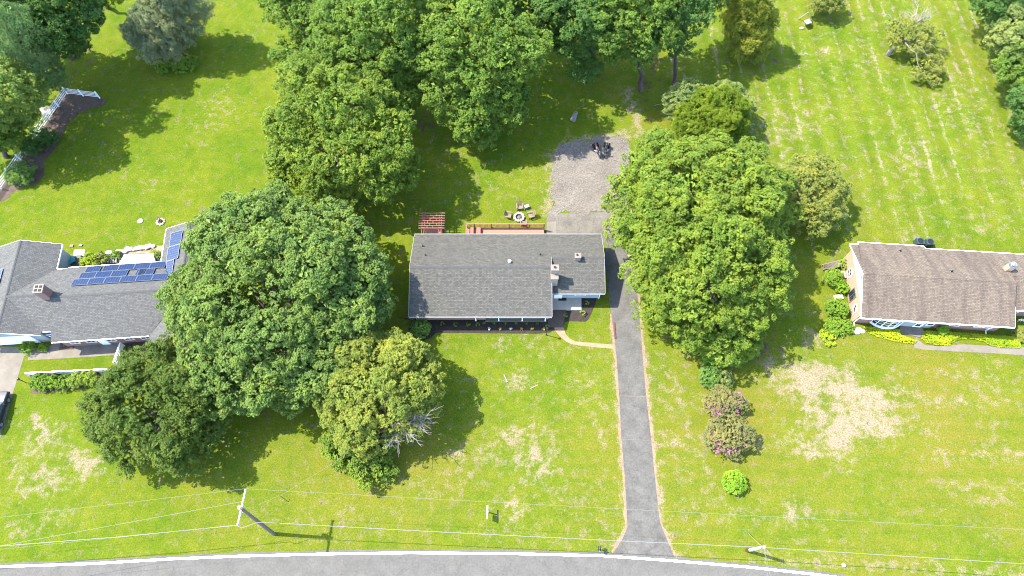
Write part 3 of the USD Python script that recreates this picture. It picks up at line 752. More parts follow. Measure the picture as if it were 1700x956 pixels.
# walls
mk('wall', gable_wall(-11.0, 38.85, -11.0, 29.75, EV - 0.05, 0.5, ZM - 0.19, 0.2), M['brick_red'], mid, label='red brick west gable wall')
mk('wall', gable_wall(4.05, 29.75, 4.05, 38.85, EV - 0.05, (RM - 29.75) / 9.1, ZM - 0.19, 0.2), M['siding_grey'], mid)
mk('wall', wall_box(-10.9, 29.77, -3.0, 29.77, 0, 2.42, 0.2), M['brick_red'], mid, label='red brick front wall')
pw = mk('porch_wall', wall_box(-3.0, 31.0, 3.95, 31.0, 0, 2.42, 0.2), M['brick_red'], mid)
mk('wall', wall_box(-3.1, 29.87, -3.1, 30.9, 0, 2.42, 0.2), M['brick_red'], mid)
mk('wall', wall_box(-10.9, 38.75, 10.0, 38.75, 0, 2.42, 0.2), M['brick_red'], mid)
gw = mk('garage_wall', wall_box(4.15, 32.52, 10.1, 32.52, 0, 2.42, 0.2), M['vinyl_blue'], mid, label='pale blue sided front wall of the garage wing')
lap = MB()
for k in range(11):
    lap.beam([4.16, 32.405, 0.2 + 0.21 * k], [10.1, 32.405, 0.2 + 0.21 * k], 0.025, 0.19)
mk('siding_board', lap, M['vinyl_blue'], gw, kind='stuff')
mk('garage_wall', gable_wall(10.02, 32.62, 10.02, 38.65, EV - 0.05, (RG - 32.62) / 6.03, ZG - 0.19, 0.2), M['vinyl_blue'], mid)
mk('porch_floor', MB().box([0.45, 30.15, 0.06], [7.0, 1.5, 0.16]), M['concrete'], mid)
mk('porch_ceiling', MB().box([-3.5, 29.55, 2.46], [15.4, 0.95, 0.05]).box([0.5, 30.45, 2.462], [6.9, 0.85, 0.05]), M['white'], mid)
for px in (790, 828, 867, 905):
    x = P(px, 531, 0)[0]
    b = MB().box([x, 29.55, 1.28], [0.11, 0.11, 2.3]).box([x, 29.55, 0.2], [0.17, 0.17, 0.12]).box([x, 29.55, 2.35], [0.17, 0.17, 0.1])
    mk('porch_post', b, M['white'], mid)
for x in (-10.2, -8.3, -6.4, -4.6):
    window(mid, mid, [x, 29.66, 1.5], (1, 0), 1.1, 1.2, (0, -1))
for x in (-1.8, 2.6):
    window(mid, mid, [x, 30.89, 1.45], (1, 0), 1.3, 1.3, (0, -1))
dr = mk('door', MB().box([0.5, 30.87, 1.15], [0.95, 0.08, 2.05]), M['white'], mid)
mk('handle', MB().cyl([0.85, 30.80, 1.1], 0.03, 0.05, 8, 'y'), M['chrome'], dr)
window(mid, gw, [7.9, 32.38, 1.5], (1, 0), 1.2, 1.1, (0, -1))
d2 = mk('door', MB().box([5.35, 32.37, 1.18], [0.95, 0.08, 2.05]), M['white'], mid)
mk('handle', MB().cyl([5.7, 32.3, 1.1], 0.03, 0.05, 8, 'y'), M['chrome'], d2)
# roof
sl = (RM - YS)
rS = mk('roof_slope', MB().slab([(XW, YS, EV), (XM, YS, EV), (XM, RM, ZM), (XW, RM, ZM)], 0.14), M['roof_main'], mid)
rN = mk('roof_slope', MB().slab([(XW, YN, EV), (XW, RM, ZM), (XM, RM, ZM), (XM, RG, EV + PT * (YN - RG)), (XE, RG, ZG), (XE, YN, EV)], 0.14), M['roof_main'], mid)
rG = mk('roof_slope', MB().slab([(XM - 0.35, YG, EV), (XE, YG, EV), (XE, RG, ZG), (XM - 0.35, RG, ZG)], 0.14), M['roof_main'], mid)
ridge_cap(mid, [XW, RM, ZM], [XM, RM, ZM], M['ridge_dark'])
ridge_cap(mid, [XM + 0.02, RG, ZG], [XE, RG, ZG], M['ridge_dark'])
for (p0, p1) in (((XW - 0.015, YS, EV - 0.07), (XW - 0.015, RM, ZM - 0.07)), ((XW - 0.015, RM, ZM - 0.07), (XW - 0.015, YN, EV - 0.07)), ((XM + 0.015, YS, EV - 0.07), (XM + 0.015, RM, ZM - 0.07)),
                 ((XE + 0.015, YG, EV - 0.07), (XE + 0.015, RG, ZG - 0.07)), ((XE + 0.015, RG, ZG - 0.07), (XE + 0.015, YN, EV - 0.07)), ((XM + 0.015, RM, ZM - 0.07), (XM + 0.015, RG + 0.1, EV + PT * (YN - RG) - 0.03))):
    mk('rake_board', MB().beam(p0, p1, 0.03, 0.15), M['trim_grey'], mid)
gutter(mid, (XW, YS, EV), (XM, YS, EV), (0, -1), mat='trim_grey', size=0.1)
gutter(mid, (XM + 0.05, YG, EV), (XE, YG, EV), (0, -1), mat='trim_grey', size=0.1)
gutter(mid, (XW, YN, EV), (XE, YN, EV), (0, 1), mat='trim_grey', size=0.1)
for x, y in ((-10.95, 29.62), (10.14, 32.36)):
    mk('downspout', MB().box([x, y, 1.3], [0.08, 0.07, 2.4]).beam([x, y, 2.48], [x, y - 0.5, 2.6], 0.08, 0.07), M['white'], mid)
nS = np.array([0, -PT, 1.0])
nN = np.array([0, PT, 1.0])
oS, oN = np.array([0, YS, EV]), np.array([0, YN, EV])
for (a, b) in ((702, 409), (706.5, 424), (897, 423)):
    vent_pipe(mid, PP(a, b, oN, nN))
q = PP(846, 435, oN, nN)
mk('roof_vent', MB().cyl(q + [0, 0, -0.08], 0.12, 0.36, 14).cyl(q + [0, 0, 0.28], 0.2, 0.06, 14, r2=0.17).cyl(q + [0, 0, 0.34], 0.17, 0.07, 14, r2=0.03), M['white'], mid, label='white capped roof vent near the ridge')
# chimney between the two roofs: main stack with a lower shoulder
ch = mk('chimney', MB().box([4.72, 33.55, 3.95], [0.78, 0.62, 3.5]).box([4.72, 32.93, 3.45], [0.78, 0.64, 2.6]), M['brick_pale'], mid, label='pale brick chimney with a lower shoulder')
mk('cap', MB().box([4.72, 33.55, 5.74], [0.9, 0.74, 0.09]), M['cap'], ch)
mk('cap', MB().box([4.72, 32.92, 4.79], [0.88, 0.70, 0.09]), M['cap'], ch)
mk('flue', MB().cyl([4.72, 33.55, 5.78], 0.13, 0.14, 12), M['flue'], ch)
qc = PP(959, 431, oN, nN)
c2 = mk('chimney', MB().box([qc[0], RG - 0.05, 4.25], [0.62, 0.55, 0.9]), M['brick_pale'], mid, label='short square chimney on the garage ridge')
mk('cap', MB().box([qc[0], RG - 0.05, 4.72], [0.72, 0.65, 0.07]), M['cap'], c2)
mk('flue', MB().cyl([qc[0] - 0.1, RG, 4.74], 0.1, 0.16, 10).cyl([qc[0] + 0.3, RG - 0.25, 4.1], 0.06, 0.5, 8), M['black'], c2)
# stoop at the garage wing
st_ = mk('stoop', MB().prism(poly([(917, 492), (965, 492), (965, 515.2), (939.5, 515.2), (939.5, 514.2), (917, 514.2)]), 0.0, 0.15), M['concrete_white'], mid, label='pale concrete front stoop')

# ---------------------------------------------------------------- slate roofed house on the left (turned 4 degrees)
LA = math.radians(4.2)
LO = np.array([-50.44, 25.95])
lu, lv = np.array([math.cos(LA), math.sin(LA)]), np.array([-math.sin(LA), math.cos(LA)])


def lp(a, b, z=0.0):
    q = LO + a * lu + b * lv
    return np.array([q[0], q[1], z])


LPT = 0.39
lz = lambda b0, b1: EV + LPT * (b1 - b0) / 2
lh = Thing('left_house'.replace('left_', 'slate_roofed_'), 'rambling slate grey roofed house with solar panels behind the two big maples', 'house', (*lp(2, 5)[:2], 0))


def lroof(corners, name='roof_slope'):
    return mk(name, MB().slab([lp(*c) for c in corners], 0.14), M['roof_left'], lh)


# main block  a 0..14.2, b 0..9.1
mb0, mb1, mr = 0.0, 9.1, 4.6
zr = EV + LPT * 4.58
lroof([(0, 0, EV), (10.55, 0, EV), (13.8, mr * 0.75, EV + LPT * mr * 0.75), (13.8, mr, zr), (0, mr, zr)])
mainN = lroof([(0, mr, zr), (13.6, mr, zr), (10.62, 9.12, EV), (0, 9.12, EV)])
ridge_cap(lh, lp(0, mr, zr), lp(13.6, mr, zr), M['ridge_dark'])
# connecting block a -5.1..0, lower ridge
cb0, cb1 = 1.35, 9.0
cr = (cb0 + cb1) / 2
zc = EV + LPT * (cb1 - cb0) / 2
lroof([(-0.02, cb0, EV), (-0.02, cr, zc), (-5.1, cr, zc), (-1.31, cb0, EV)])
lroof([(-0.02, cr, zc), (-0.02, cb1, EV), (-1.31, cb1, EV), (-5.1, cr, zc)])
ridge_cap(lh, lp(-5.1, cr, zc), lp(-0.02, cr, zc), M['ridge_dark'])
# garage wing, ridge runs away from the road
wa0, wr, wa1 = -8.95, -5.13, -1.31
zw = EV + LPT * (wa1 - wr)
lroof([(wa1, 0.9, EV), (wa1, cb0, EV), (wr, cr, zw), (wr, 0.9, zw)])
lroof([(wr, cr, zw), (wa1, cb1, EV), (wa1, 12.3, EV), (wr, 12.3, zw)])
wingW = lroof([(wr, 0.9, zw), (wr, 12.3, zw), (wa0, 12.3, EV), (wa0, 0.9, EV)])
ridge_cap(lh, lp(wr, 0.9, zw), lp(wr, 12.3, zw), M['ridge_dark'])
# east wing
ea0, er, ea1 = 10.6, 13.85, 17.1
ze = EV + LPT * (er - ea0)
eb0, eb1 = -1.0, 13.5
eastW = lroof([(ea0, mb1, EV), (ea0, eb1, EV), (er, eb1, ze), (er, mr, ze)][::-1])
lroof([(er, eb0, ze), (er, eb1, ze), (ea1, eb1, EV), (ea1, eb0, EV)])
lroof([(er, eb0, ze), (er, mr, ze), (ea0, 0.1, EV), (ea0, eb0, EV)])
ridge_cap(lh, lp(er, eb0, ze), lp(er, eb1, ze), M['ridge_dark'])
# walls
mk('wall', wall_box(*lp(0.15, 0.55)[:2], *lp(10.9, 0.55)[:2], 0, 2.45, 0.2), M['brick_red'], lh)
mk('wall', wall_box(*lp(0.15, 8.6)[:2], *lp(11, 8.6)[:2], 0, 2.45, 0.2), M['siding_grey'], lh)
mk('wall', gable_wall(*lp(0.1, 0.6)[:2], *lp(0.1, 8.6)[:2], EV - 0.05, 0.5, zr - 0.2, 0.2), M['siding_grey'], lh)
mk('wall', wall_box(*lp(-1.7, 2.0)[:2], *lp(0, 2.0)[:2], 0, 2.45, 0.2), M['siding_grey'], lh)
mk('wall', gable_wall(*lp(wa0 + 0.4, 1.35)[:2], *lp(wa1 - 0.4, 1.35)[:2], EV - 0.05, 0.5, zw - 0.2, 0.2), M['siding_grey'], lh)
mk('wall', gable_wall(*lp(wa1 - 0.4, 12.0)[:2], *lp(wa0 + 0.4, 12.0)[:2], EV - 0.05, 0.5, zw - 0.2, 0.2), M['siding_grey'], lh)
mk('wall', wall_box(*lp(wa1 - 0.4, 1.25)[:2], *lp(wa1 - 0.4, 12.1)[:2], 0, 2.45, 0.2), M['siding_grey'], lh)
mk('wall', wall_box(*lp(wa0 + 0.4, 1.25)[:2], *lp(wa0 + 0.4, 12.1)[:2], 0, 2.45, 0.2), M['siding_grey'], lh)
mk('wall', gable_wall(*lp(ea1 - 0.4, 13.1)[:2], *lp(ea0 + 0.4, 13.1)[:2], EV - 0.05, 0.5, ze - 0.2, 0.2), M['siding_grey'], lh)
mk('wall', wall_box(*lp(ea0 + 0.4, 8.6)[:2], *lp(ea0 + 0.4, 13)[:2], 0, 2.45, 0.2), M['siding_grey'], lh)
mk('wall', wall_box(*lp(ea1 - 0.4, -0.6)[:2], *lp(ea1 - 0.4, 13)[:2], 0, 2.45, 0.2), M['siding_grey'], lh)
mk('wall', gable_wall(*lp(ea0 + 0.4, -0.6)[:2], *lp(ea1 - 0.4, -0.6)[:2], EV - 0.05, 0.5, ze - 0.2, 0.2), M['brick_red'], lh)
gd = mk('garage_door', wall_box(*lp(-7.6, 1.22)[:2], *lp(-3.0, 1.22)[:2], 0.02, 2.2, 0.06), M['white'], lh)
for k in range(4):
    mk('door_panel', wall_box(*lp(-7.55, 1.17)[:2], *lp(-3.05, 1.17)[:2], 0.08 + 0.53 * k, 0.54 + 0.53 * k, 0.03), M['white'], gd)
for a in (1.6, 3.4, 5.6, 7.6, 9.4):
    window(lh, lh, lp(a, 0.44, 1.5), lu, 1.0, 1.2, -lv)
ld = mk('door', MB().beam(lp(4.1, 0.42, 1.05), lp(5.0, 0.42, 1.05), 0.08, 2.05), M['white'], lh)
mk('handle', MB().beam(lp(4.8, 0.36, 1.0), lp(4.9, 0.36, 1.0), 0.05, 0.05), M['chrome'], ld)
for (p0, p1, o) in ((lp(0, 0, EV), lp(10.5, 0, EV), -lv), (lp(0, 9.12, EV), lp(10.6, 9.12, EV), lv), (lp(wa1, 9.1, EV), lp(wa1, 12.3, EV), lu), (lp(wa1 + 0.1, cb1, EV), lp(-0.05, cb1, EV), lv),
                    (lp(wa1 + 0.1, cb0, EV), lp(-0.05, cb0, EV), -lv), (lp(ea0, 9.3, EV), lp(ea0, 13.5, EV), -lu), (lp(ea1, -1, EV), lp(ea1, 13.5, EV), lu), (lp(wa0, 0.9, EV), lp(wa0, 12.3, EV), -lu)):
    gutter(lh, p0, p1, o, size=0.09)
for (p0, p1) in ((lp(wr, 12.32, zw - .07), lp(wa1, 12.32, EV - .07)), (lp(wa0, 12.32, EV - .07), lp(wr, 12.32, zw - .07)), (lp(wr, 0.88, zw - .07), lp(wa1, 0.88, EV - .07)), (lp(wa0, 0.88, EV - .07), lp(wr, 0.88, zw - .07)),
                 (lp(ea0, 13.52, EV - .07), lp(er, 13.52, ze - .07)), (lp(er, 13.52, ze - .07), lp(ea1, 13.52, EV - .07))):
    mk('rake_board', MB().beam(p0, p1, 0.03, 0.17), M['white'], lh)
for (p0, p1) in ((lp(-.02, 0, EV - .07), lp(-.02, mr, zr - .07)), (lp(-.02, mr, zr - .07), lp(-.02, 9.12, EV - .07))):
    mk('rake_board', MB().beam(p0, p1, 0.03, 0.13), M['roof_left'], lh)
lc = lp(-0.45, 5.0)
ch = mk('chimney', MB().box([lc[0], lc[1], 4.6], [0.95, 0.95, 2.6], LA), M['brick_red'], lh, label='red brick chimney with four flues')
mk('cap', MB().box([lc[0], lc[1], 5.94], [1.05, 1.05, 0.1], LA), M['cap'], ch)
for i in (-1, 1):
    for j in (-1, 1):
        mk('flue', MB().box([lc[0] + i * 0.22, lc[1] + j * 0.22, 6.0], [0.27, 0.27, 0.06], LA), M['flue'], ch)
# solar panels lie in rows on the slopes
nMN = np.cross(lp(1, 0) - lp(0, 0), lp(0, 9.12, EV) - lp(0, mr, zr))
nMN = nMN / np.linalg.norm(nMN)
nMN = nMN if nMN[2] > 0 else -nMN


def solar(parent, o, ex, ey, n, w, h):
    c = [o + n * 0.13, o + ex * w + n * 0.13, o + ex * w + ey * h + n * 0.13, o + ey * h + n * 0.13]
    p = mk('solar_panel', MB().slab(c, 0.045), M['panel'], parent)
    b = MB()
    for i0, i1 in ((0, 1), (1, 2), (2, 3), (3, 0)):
        b.beam(c[i0] + n * 0.004, c[i1] + n * 0.004, 0.03, 0.03, up=n)
    for k in range(1, 6):
        b.beam(c[0] + ex * w * k / 6 + n * 0.0015, c[3] + ex * w * k / 6 + n * 0.0015, 0.008, 0.003, up=n)
    mk('frame', b, M['alu'], p)


e1 = np.array([*lu, 0.0])
e2 = (lp(0, 9.12, EV) - lp(0, mr, zr))
e2 = e2 / np.linalg.norm(e2)
onr = lp(0, mr, zr)
slope_len = np.linalg.norm(lp(0, 9.12, EV) - lp(0, mr, zr))


def roof_ab(px, py):
    q = PP(px, py, onr, nMN) - onr
    return q @ e1, q @ e2


aC, bC = roof_ab(118.5, 475.3)
W, Hh = 1.72, 1.0
b0 = bC
for k in range(6):
    solar(mainN, onr + e1 * (aC + k * (W + 0.05)) + e2 * b0, e1, e2, nMN, W, Hh)
aB = roof_ab(126, 464)[0] - 0.1
for k in (0, 1, 2, 4):
    solar(mainN, onr + e1 * (aB + 0.45 + k * (W + 0.05) - (0.55 if k == 4 else 0)) + e2 * (b0 + Hh + 0.05), e1, e2, nMN, W, Hh)
solar(mainN, onr + e1 * (aB + 0.45 + 3.55 * (W + 0.05)) + e2 * (b0 + Hh + 0.05), e1, e2, nMN, W * 0.62, Hh)
for k in range(5):
    solar(mainN, onr + e1 * (aB + 0.75 + k * (W + 0.05) + (0.15 if k else 0)) + e2 * (b0 + 2 * (Hh + 0.05)), e1, e2, nMN, W * (0.92 if k == 0 else 1), Hh)
eW = (lp(ea0, 0, EV) - lp(er, 0, ze))
eW = eW / np.linalg.norm(eW)
nE = np.cross(np.array([*lv, 0.0]), eW)
nE = nE if nE[2] > 0 else -nE
for k, (dd, w_) in enumerate(((0.75, 1.7), (0.85, 1.7), (1.4, 1.0))):
    solar(eastW, lp(er, 12.6 - 1.85 * (k + 1), ze) + eW * dd, np.array([*lv, 0.0]), eW, nE, 1.78, w_)
eWw = (lp(wa0, 0, EV) - lp(wr, 0, zw))
eWw = eWw / np.linalg.norm(eWw)
nW = np.cross(np.array([*lv, 0.0]), eWw)
nW = nW if nW[2] > 0 else -nW
for k in range(4):
    for j in range(2):
        solar(wingW, lp(wr, 4.8 + 1.05 * k, zw) + eWw * (1.5 + 1.0 * j * 1.05), np.array([*lv, 0.0]), eWw, nW, 1.0, 1.0)
# little white gate rail beside the garage wing
mk('rail', MB().beam(lp(-1.3, 1.25, 1.9), lp(-0.1, 1.25, 1.9), 0.06, 0.1).beam(lp(-1.3, 1.25, 1.4), lp(-0.1, 1.25, 1.4), 0.06, 0.1).beam(lp(-0.1, 1.25, 0), lp(-0.1, 1.25, 2.5), 0.1, 0.1), M['white'], lh)

# ---------------------------------------------------------------- brown roofed house on the right (turned -3.9 degrees)
RA = math.radians(-3.9)
RO = np.array([38.76, 28.78])
ru, rv = np.array([math.cos(RA), math.sin(RA)]), np.array([-math.sin(RA), math.cos(RA)])


def rp(a, b, z=0.0):
    q = RO + a * ru + b * rv
    return np.array([q[0], q[1], z])


RE = 2.9
RD = 9.25
rr = RD / 2
RZ = 4.75
RPT = (RZ - RE) / rr
rh = Thing('brown_roofed_house', 'brick house with a weathered brown roof and white trim at the right edge', 'house', (*rp(9, 4.6)[:2], 0))
LM, LX = 16.72, 30.0
bS2 = 2.1
mk('roof_slope', MB().slab([rp(0, 0, RE), rp(LM, 0, RE), rp(LM, rr, RZ), rp(0, rr, RZ)], 0.14), M['roof_right'], rh)
bx0, bx1 = 1.05, 8.7
ext = 0.42
mk('roof_slope', MB().slab([rp(0, rr, RZ), rp(LM, rr, RZ), rp(LM, RD, RE), rp(bx1, RD, RE), rp(bx1, RD + ext, RE - RPT * ext), rp(bx0, RD + ext, RE - RPT * ext), rp(bx0, RD, RE), rp(0, RD, RE)], 0.14), M['roof_right'], rh)
r2 = (bS2 + RD) / 2
z2 = RE + RPT * (RD - bS2) / 2
mk('roof_slope', MB().slab([rp(LM - 0.3, bS2, RE), rp(LX, bS2, RE), rp(LX, r2, z2), rp(LM - 0.3, r2, z2)], 0.14), M['roof_right'], rh)
mk('roof_slope', MB().slab([rp(LM + 0.001, r2, z2), rp(LX, r2, z2), rp(LX, RD, RE), rp(LM + 0.001, RD, RE)], 0.14), M['roof_right'], rh)
ridge_cap(rh, rp(0, rr, RZ), rp(LM, rr, RZ), M['roof_right'])
ridge_cap(rh, rp(LM, r2, z2), rp(LX, r2, z2), M['roof_right'])
# gable: brick below, white siding in the peak
gx = 0.42
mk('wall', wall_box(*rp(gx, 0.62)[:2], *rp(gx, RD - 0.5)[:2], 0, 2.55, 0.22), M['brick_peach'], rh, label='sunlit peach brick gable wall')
tri = [rp(gx - 0.02, 0.25, 2.55), rp(gx - 0.02, RD - 0.2, 2.55), rp(gx - 0.02, RD - 0.2, RE - 0.1), rp(gx - 0.02, rr, RZ - 0.16), rp(gx - 0.02, 0.25, RE - 0.1)]
w_ = MB()
vv = np.vstack([tri, np.array(tri) + np.array([*(ru * 0.12), 0])])
ff = [(0, j, j + 1) for j in range(1, 4)] + [(5, 6 + j, 5 + j) for j in range(1, 4)]
for j in range(5):
    ff += [((j + 1) % 5, j, j + 5), ((j + 1) % 5, j + 5, (j + 1) % 5 + 5)]
w_.add(vv, ff)
gs = mk('gable_siding', w_, M['white'], rh)
mk('gable_vent', MB().beam(rp(gx - 0.06, rr - 0.25, 3.7), rp(gx - 0.06, rr + 0.25, 3.7), 0.05, 0.6), M['siding_grey'], gs)
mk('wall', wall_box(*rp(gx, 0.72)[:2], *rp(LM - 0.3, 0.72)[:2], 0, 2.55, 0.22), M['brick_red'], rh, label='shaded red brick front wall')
mk('wall', wall_box(*rp(gx, RD - 0.6)[:2], *rp(LX - 0.4, RD - 0.6)[:2], 0, 2.55, 0.22), M['brick_red'], rh)
mk('wall', wall_box(*rp(LM - 0.4, 0.8)[:2], *rp(LM - 0.4, 3)[:2], 0, 2.55, 0.22), M['brick_red'], rh)
mk('wall', wall_box(*rp(LM - 0.4, 2.85)[:2], *rp(LX - 0.4, 2.85)[:2], 0, 2.55, 0.22), M['brick_red'], rh)
mk('wall', gable_wall(*rp(LX - 0.4, 2.9)[:2], *rp(LX - 0.4, 8.6)[:2], RE - 0.1, 0.5, z2 - 0.2, 0.22), M['brick_red'], rh)
mk('soffit', MB().slab([rp(0.03, 0.02, 2.62), rp(LM - 0.03, 0.02, 2.62), rp(LM - 0.03, 0.7, 2.62), rp(0.03, 0.7, 2.62)], 0.03), M['white'], rh)
for (p0, p1, o) in ((rp(0, 0, RE), rp(LM, 0, RE), -rv), (rp(LM + 0.02, bS2, RE), rp(LX, bS2, RE), -rv), (rp(bx0, RD + ext, RE - RPT * ext), rp(bx1, RD + ext, RE - RPT * ext), rv), (rp(0, RD, RE), rp(bx0, RD, RE), rv), (rp(bx1, RD, RE), rp(LX, RD, RE), rv)):
    gutter(rh, p0, p1, o, size=0.11)
for (p0, p1) in ((rp(-.02, 0, RE - .05), rp(-.02, rr, RZ - .05)), (rp(-.02, rr, RZ - .05), rp(-.02, RD, RE - .05)), (rp(LM + .02, 0, RE - .07), rp(LM + .02, bS2, RE + RPT * bS2 - .07)),
                 (rp(bx0 - .02, RD, RE - .05), rp(bx0 - .02, RD + ext, RE - RPT * ext - .05)), (rp(bx1 + .02, RD, RE - .05), rp(bx1 + .02, RD + ext, RE - RPT * ext - .05))):
    mk('rake_board', MB().beam(p0, p1, 0.035, 0.16), M['white'], rh)
for (a, b) in ((0.5, 0.58), (15.4, 0.58)):
    mk('downspout', MB().beam(rp(a, b, 0.05), rp(a, b, 2.4), 0.1, 0.08).beam(rp(a, b, 2.4), rp(a, 0.05, 2.75), 0.1, 0.08).beam(rp(a, b, 0.1), rp(a, b - 0.4, 0.05), 0.1, 0.08), M['white'], rh)
# bow window
bw = mk('bow_window', MB().beam(rp(2.3, 0.6, 0.25), rp(5.5, 0.6, 0.25), 0.05, 0.3), M['white'], rh)
cx_, w2_ = 3.9, 1.75
arc = [rp(cx_ + w2_ * math.sin(t), 0.62 - 0.62 * (math.cos(t) - math.cos(1.25)) / (1 - math.cos(1.25)), 0) for t in np.linspace(-1.25, 1.25, 7)]
arcp = [a[:2] for a in arc]
mk('sill', MB().prism([rp(cx_ - w2_, 0.66)[:2]] + [(lambda q: q)(a) for a in [rp(cx_ + (w2_ + 0.12) * math.sin(t), 0.62 - 0.78 * (math.cos(t) - math.cos(1.25)) / (1 - math.cos(1.25)))[:2] for t in np.linspace(-1.25, 1.25, 9)]] + [rp(cx_ + w2_, 0.66)[:2]], 0.42, 0.62), M['white'], bw)
mk('top', MB().prism([rp(cx_ - w2_, 0.66)[:2]] + arcp + [rp(cx_ + w2_, 0.66)[:2]], 2.2, 2.4), M['white'], bw)
for k in range(6):
    p0, p1 = arc[k], arc[k + 1]
    mk('pane', MB().beam(p0 + [0, 0, 1.41], p1 + [0, 0, 1.41], 0.03, 1.58), M['glass'], bw)
bars = MB()
for k in range(7):
    bars.beam(arc[k] + [0, 0, 0.62], arc[k] + [0, 0, 2.2], 0.075, 0.075, up=(ru[0], ru[1], 0))
for k in range(6):
    for z in (0.66, 1.2, 1.75, 2.16):
        bars.beam(arc[k] + [0, 0, z], arc[k + 1] + [0, 0, z], 0.06, 0.05)
mk('mullion', bars, M['white'], bw)
# front door between pale panels
mk('door_surround', MB().beam(rp(5.45, 0.56, 1.2), rp(7.0, 0.56, 1.2), 0.12, 2.4).beam(rp(8.05, 0.56, 1.2), rp(9.1, 0.56, 1.2), 0.12, 2.4), M['siding_grey'], rh)
fd = mk('door', MB().beam(rp(7.05, 0.52, 1.15), rp(8.0, 0.52, 1.15), 0.08, 2.1), M['white'], rh)
mk('handle', MB().beam(rp(7.85, 0.45, 1.1), rp(7.93, 0.45, 1.1), 0.06, 0.06), M['chrome'], fd)
for z in (0.7, 1.6):
    mk('pane', MB().beam(rp(7.2, 0.475, z), rp(7.75, 0.475, z), 0.02, 0.6), M['glass'], fd)
window(rh, rh, rp(8.55, 0.49, 1.4), ru, 0.75, 1.0, -rv, bars=0)
for a in (11.3, 14.0, 15.0):
    window(rh, rh, rp(a, 0.60, 1.55), ru, 1.05, 1.1, -rv)
for a in (18.3, 20.5, 23):
    window(rh, rh, rp(a, 2.73, 1.5), ru, 1.1, 1.1, -rv)
# windows in the gable wall
window(rh, rh, rp(gx - 0.12, 3.55, 1.15), rv, 1.15, 1.7, -ru, bars=1, hbars=0, frame_mat='oldwood')
window(rh, rh, rp(gx - 0.12, 1.75, 1.35), rv, 0.8, 0.8, -ru, bars=0, hbars=1)
window(rh, rh, rp(gx - 0.12, 6.3, 1.35), rv, 0.9, 1.0, -ru, bars=1, hbars=1)
# roof vents and flue
oR, nR = rp(0, RD, RE), np.cross(np.array([*ru, 0]), rp(0, RD, RE) - rp(0, rr, RZ))
nR = nR / np.linalg.norm(nR) * np.sign(nR[2])
for a in ((1494, 417), (1579.5, 451)):
    vent_pipe(rh, PP(*a, oR, nR), 0.07, 0.3)
q = PP(1671, 447, oR, nR)
fl = mk('chimney', MB().box(q + [0, 0, 0.35], [0.62, 0.62, 1.3], RA), M['brick_peach'], rh, label='stub chimney with a metal rain cap')
mk('cap', MB().box(q + [0, 0, 1.03], [0.72, 0.72, 0.06], RA).cyl(q + [0, 0, 1.05], 0.17, 0.3, 14).cyl(q + [0, 0, 1.35], 0.3, 0.12, 14, r2=0.05), M['alu'], fl)

# ================================================================ TREES AND SHRUBS
RNG = np.random.default_rng(11)
TRI = [0]


def unit(n, rng):
    d = rng.normal(size=(n, 3))
    return d / np.linalg.norm(d, axis=1, keepdims=True)


def leaves(pos, nrm, size, rng, aspect=0.66, jitter=0.55, big=None):
    """Kite shaped, slightly folded leaf at every point: two triangles each."""
    n = len(pos)
    nrm = nrm + jitter * rng.normal(size=(n, 3))
    nrm /= np.linalg.norm(nrm, axis=1, keepdims=True)
    t = unit(n, rng)
    t -= nrm * (t * nrm).sum(1)[:, None]
    t /= np.linalg.norm(t, axis=1, keepdims=True) + 1e-9
    s = np.cross(nrm, t)
    L_ = (size * rng.uniform(0.7, 1.35, n))[:, None]
    if big is not None:
        L_ = L_ * np.asarray(big)[:, None]
    fold = 0.16 * L_ * nrm
    a = pos - t * L_ * 0.5
    b = pos + s * L_ * aspect * 0.5 - t * L_ * 0.05 + fold
    c = pos + t * L_ * 0.5 - fold * 0.6
    d = pos - s * L_ * aspect * 0.5 - t * L_ * 0.05 + fold
    v = np.stack([a, b, c, d], 1).reshape(-1, 3)
    i = np.arange(n) * 4
    f = np.stack([np.stack([i, i + 1, i + 2], 1), np.stack([i, i + 2, i + 3], 1)], 1).reshape(-1, 3)
    return v, f


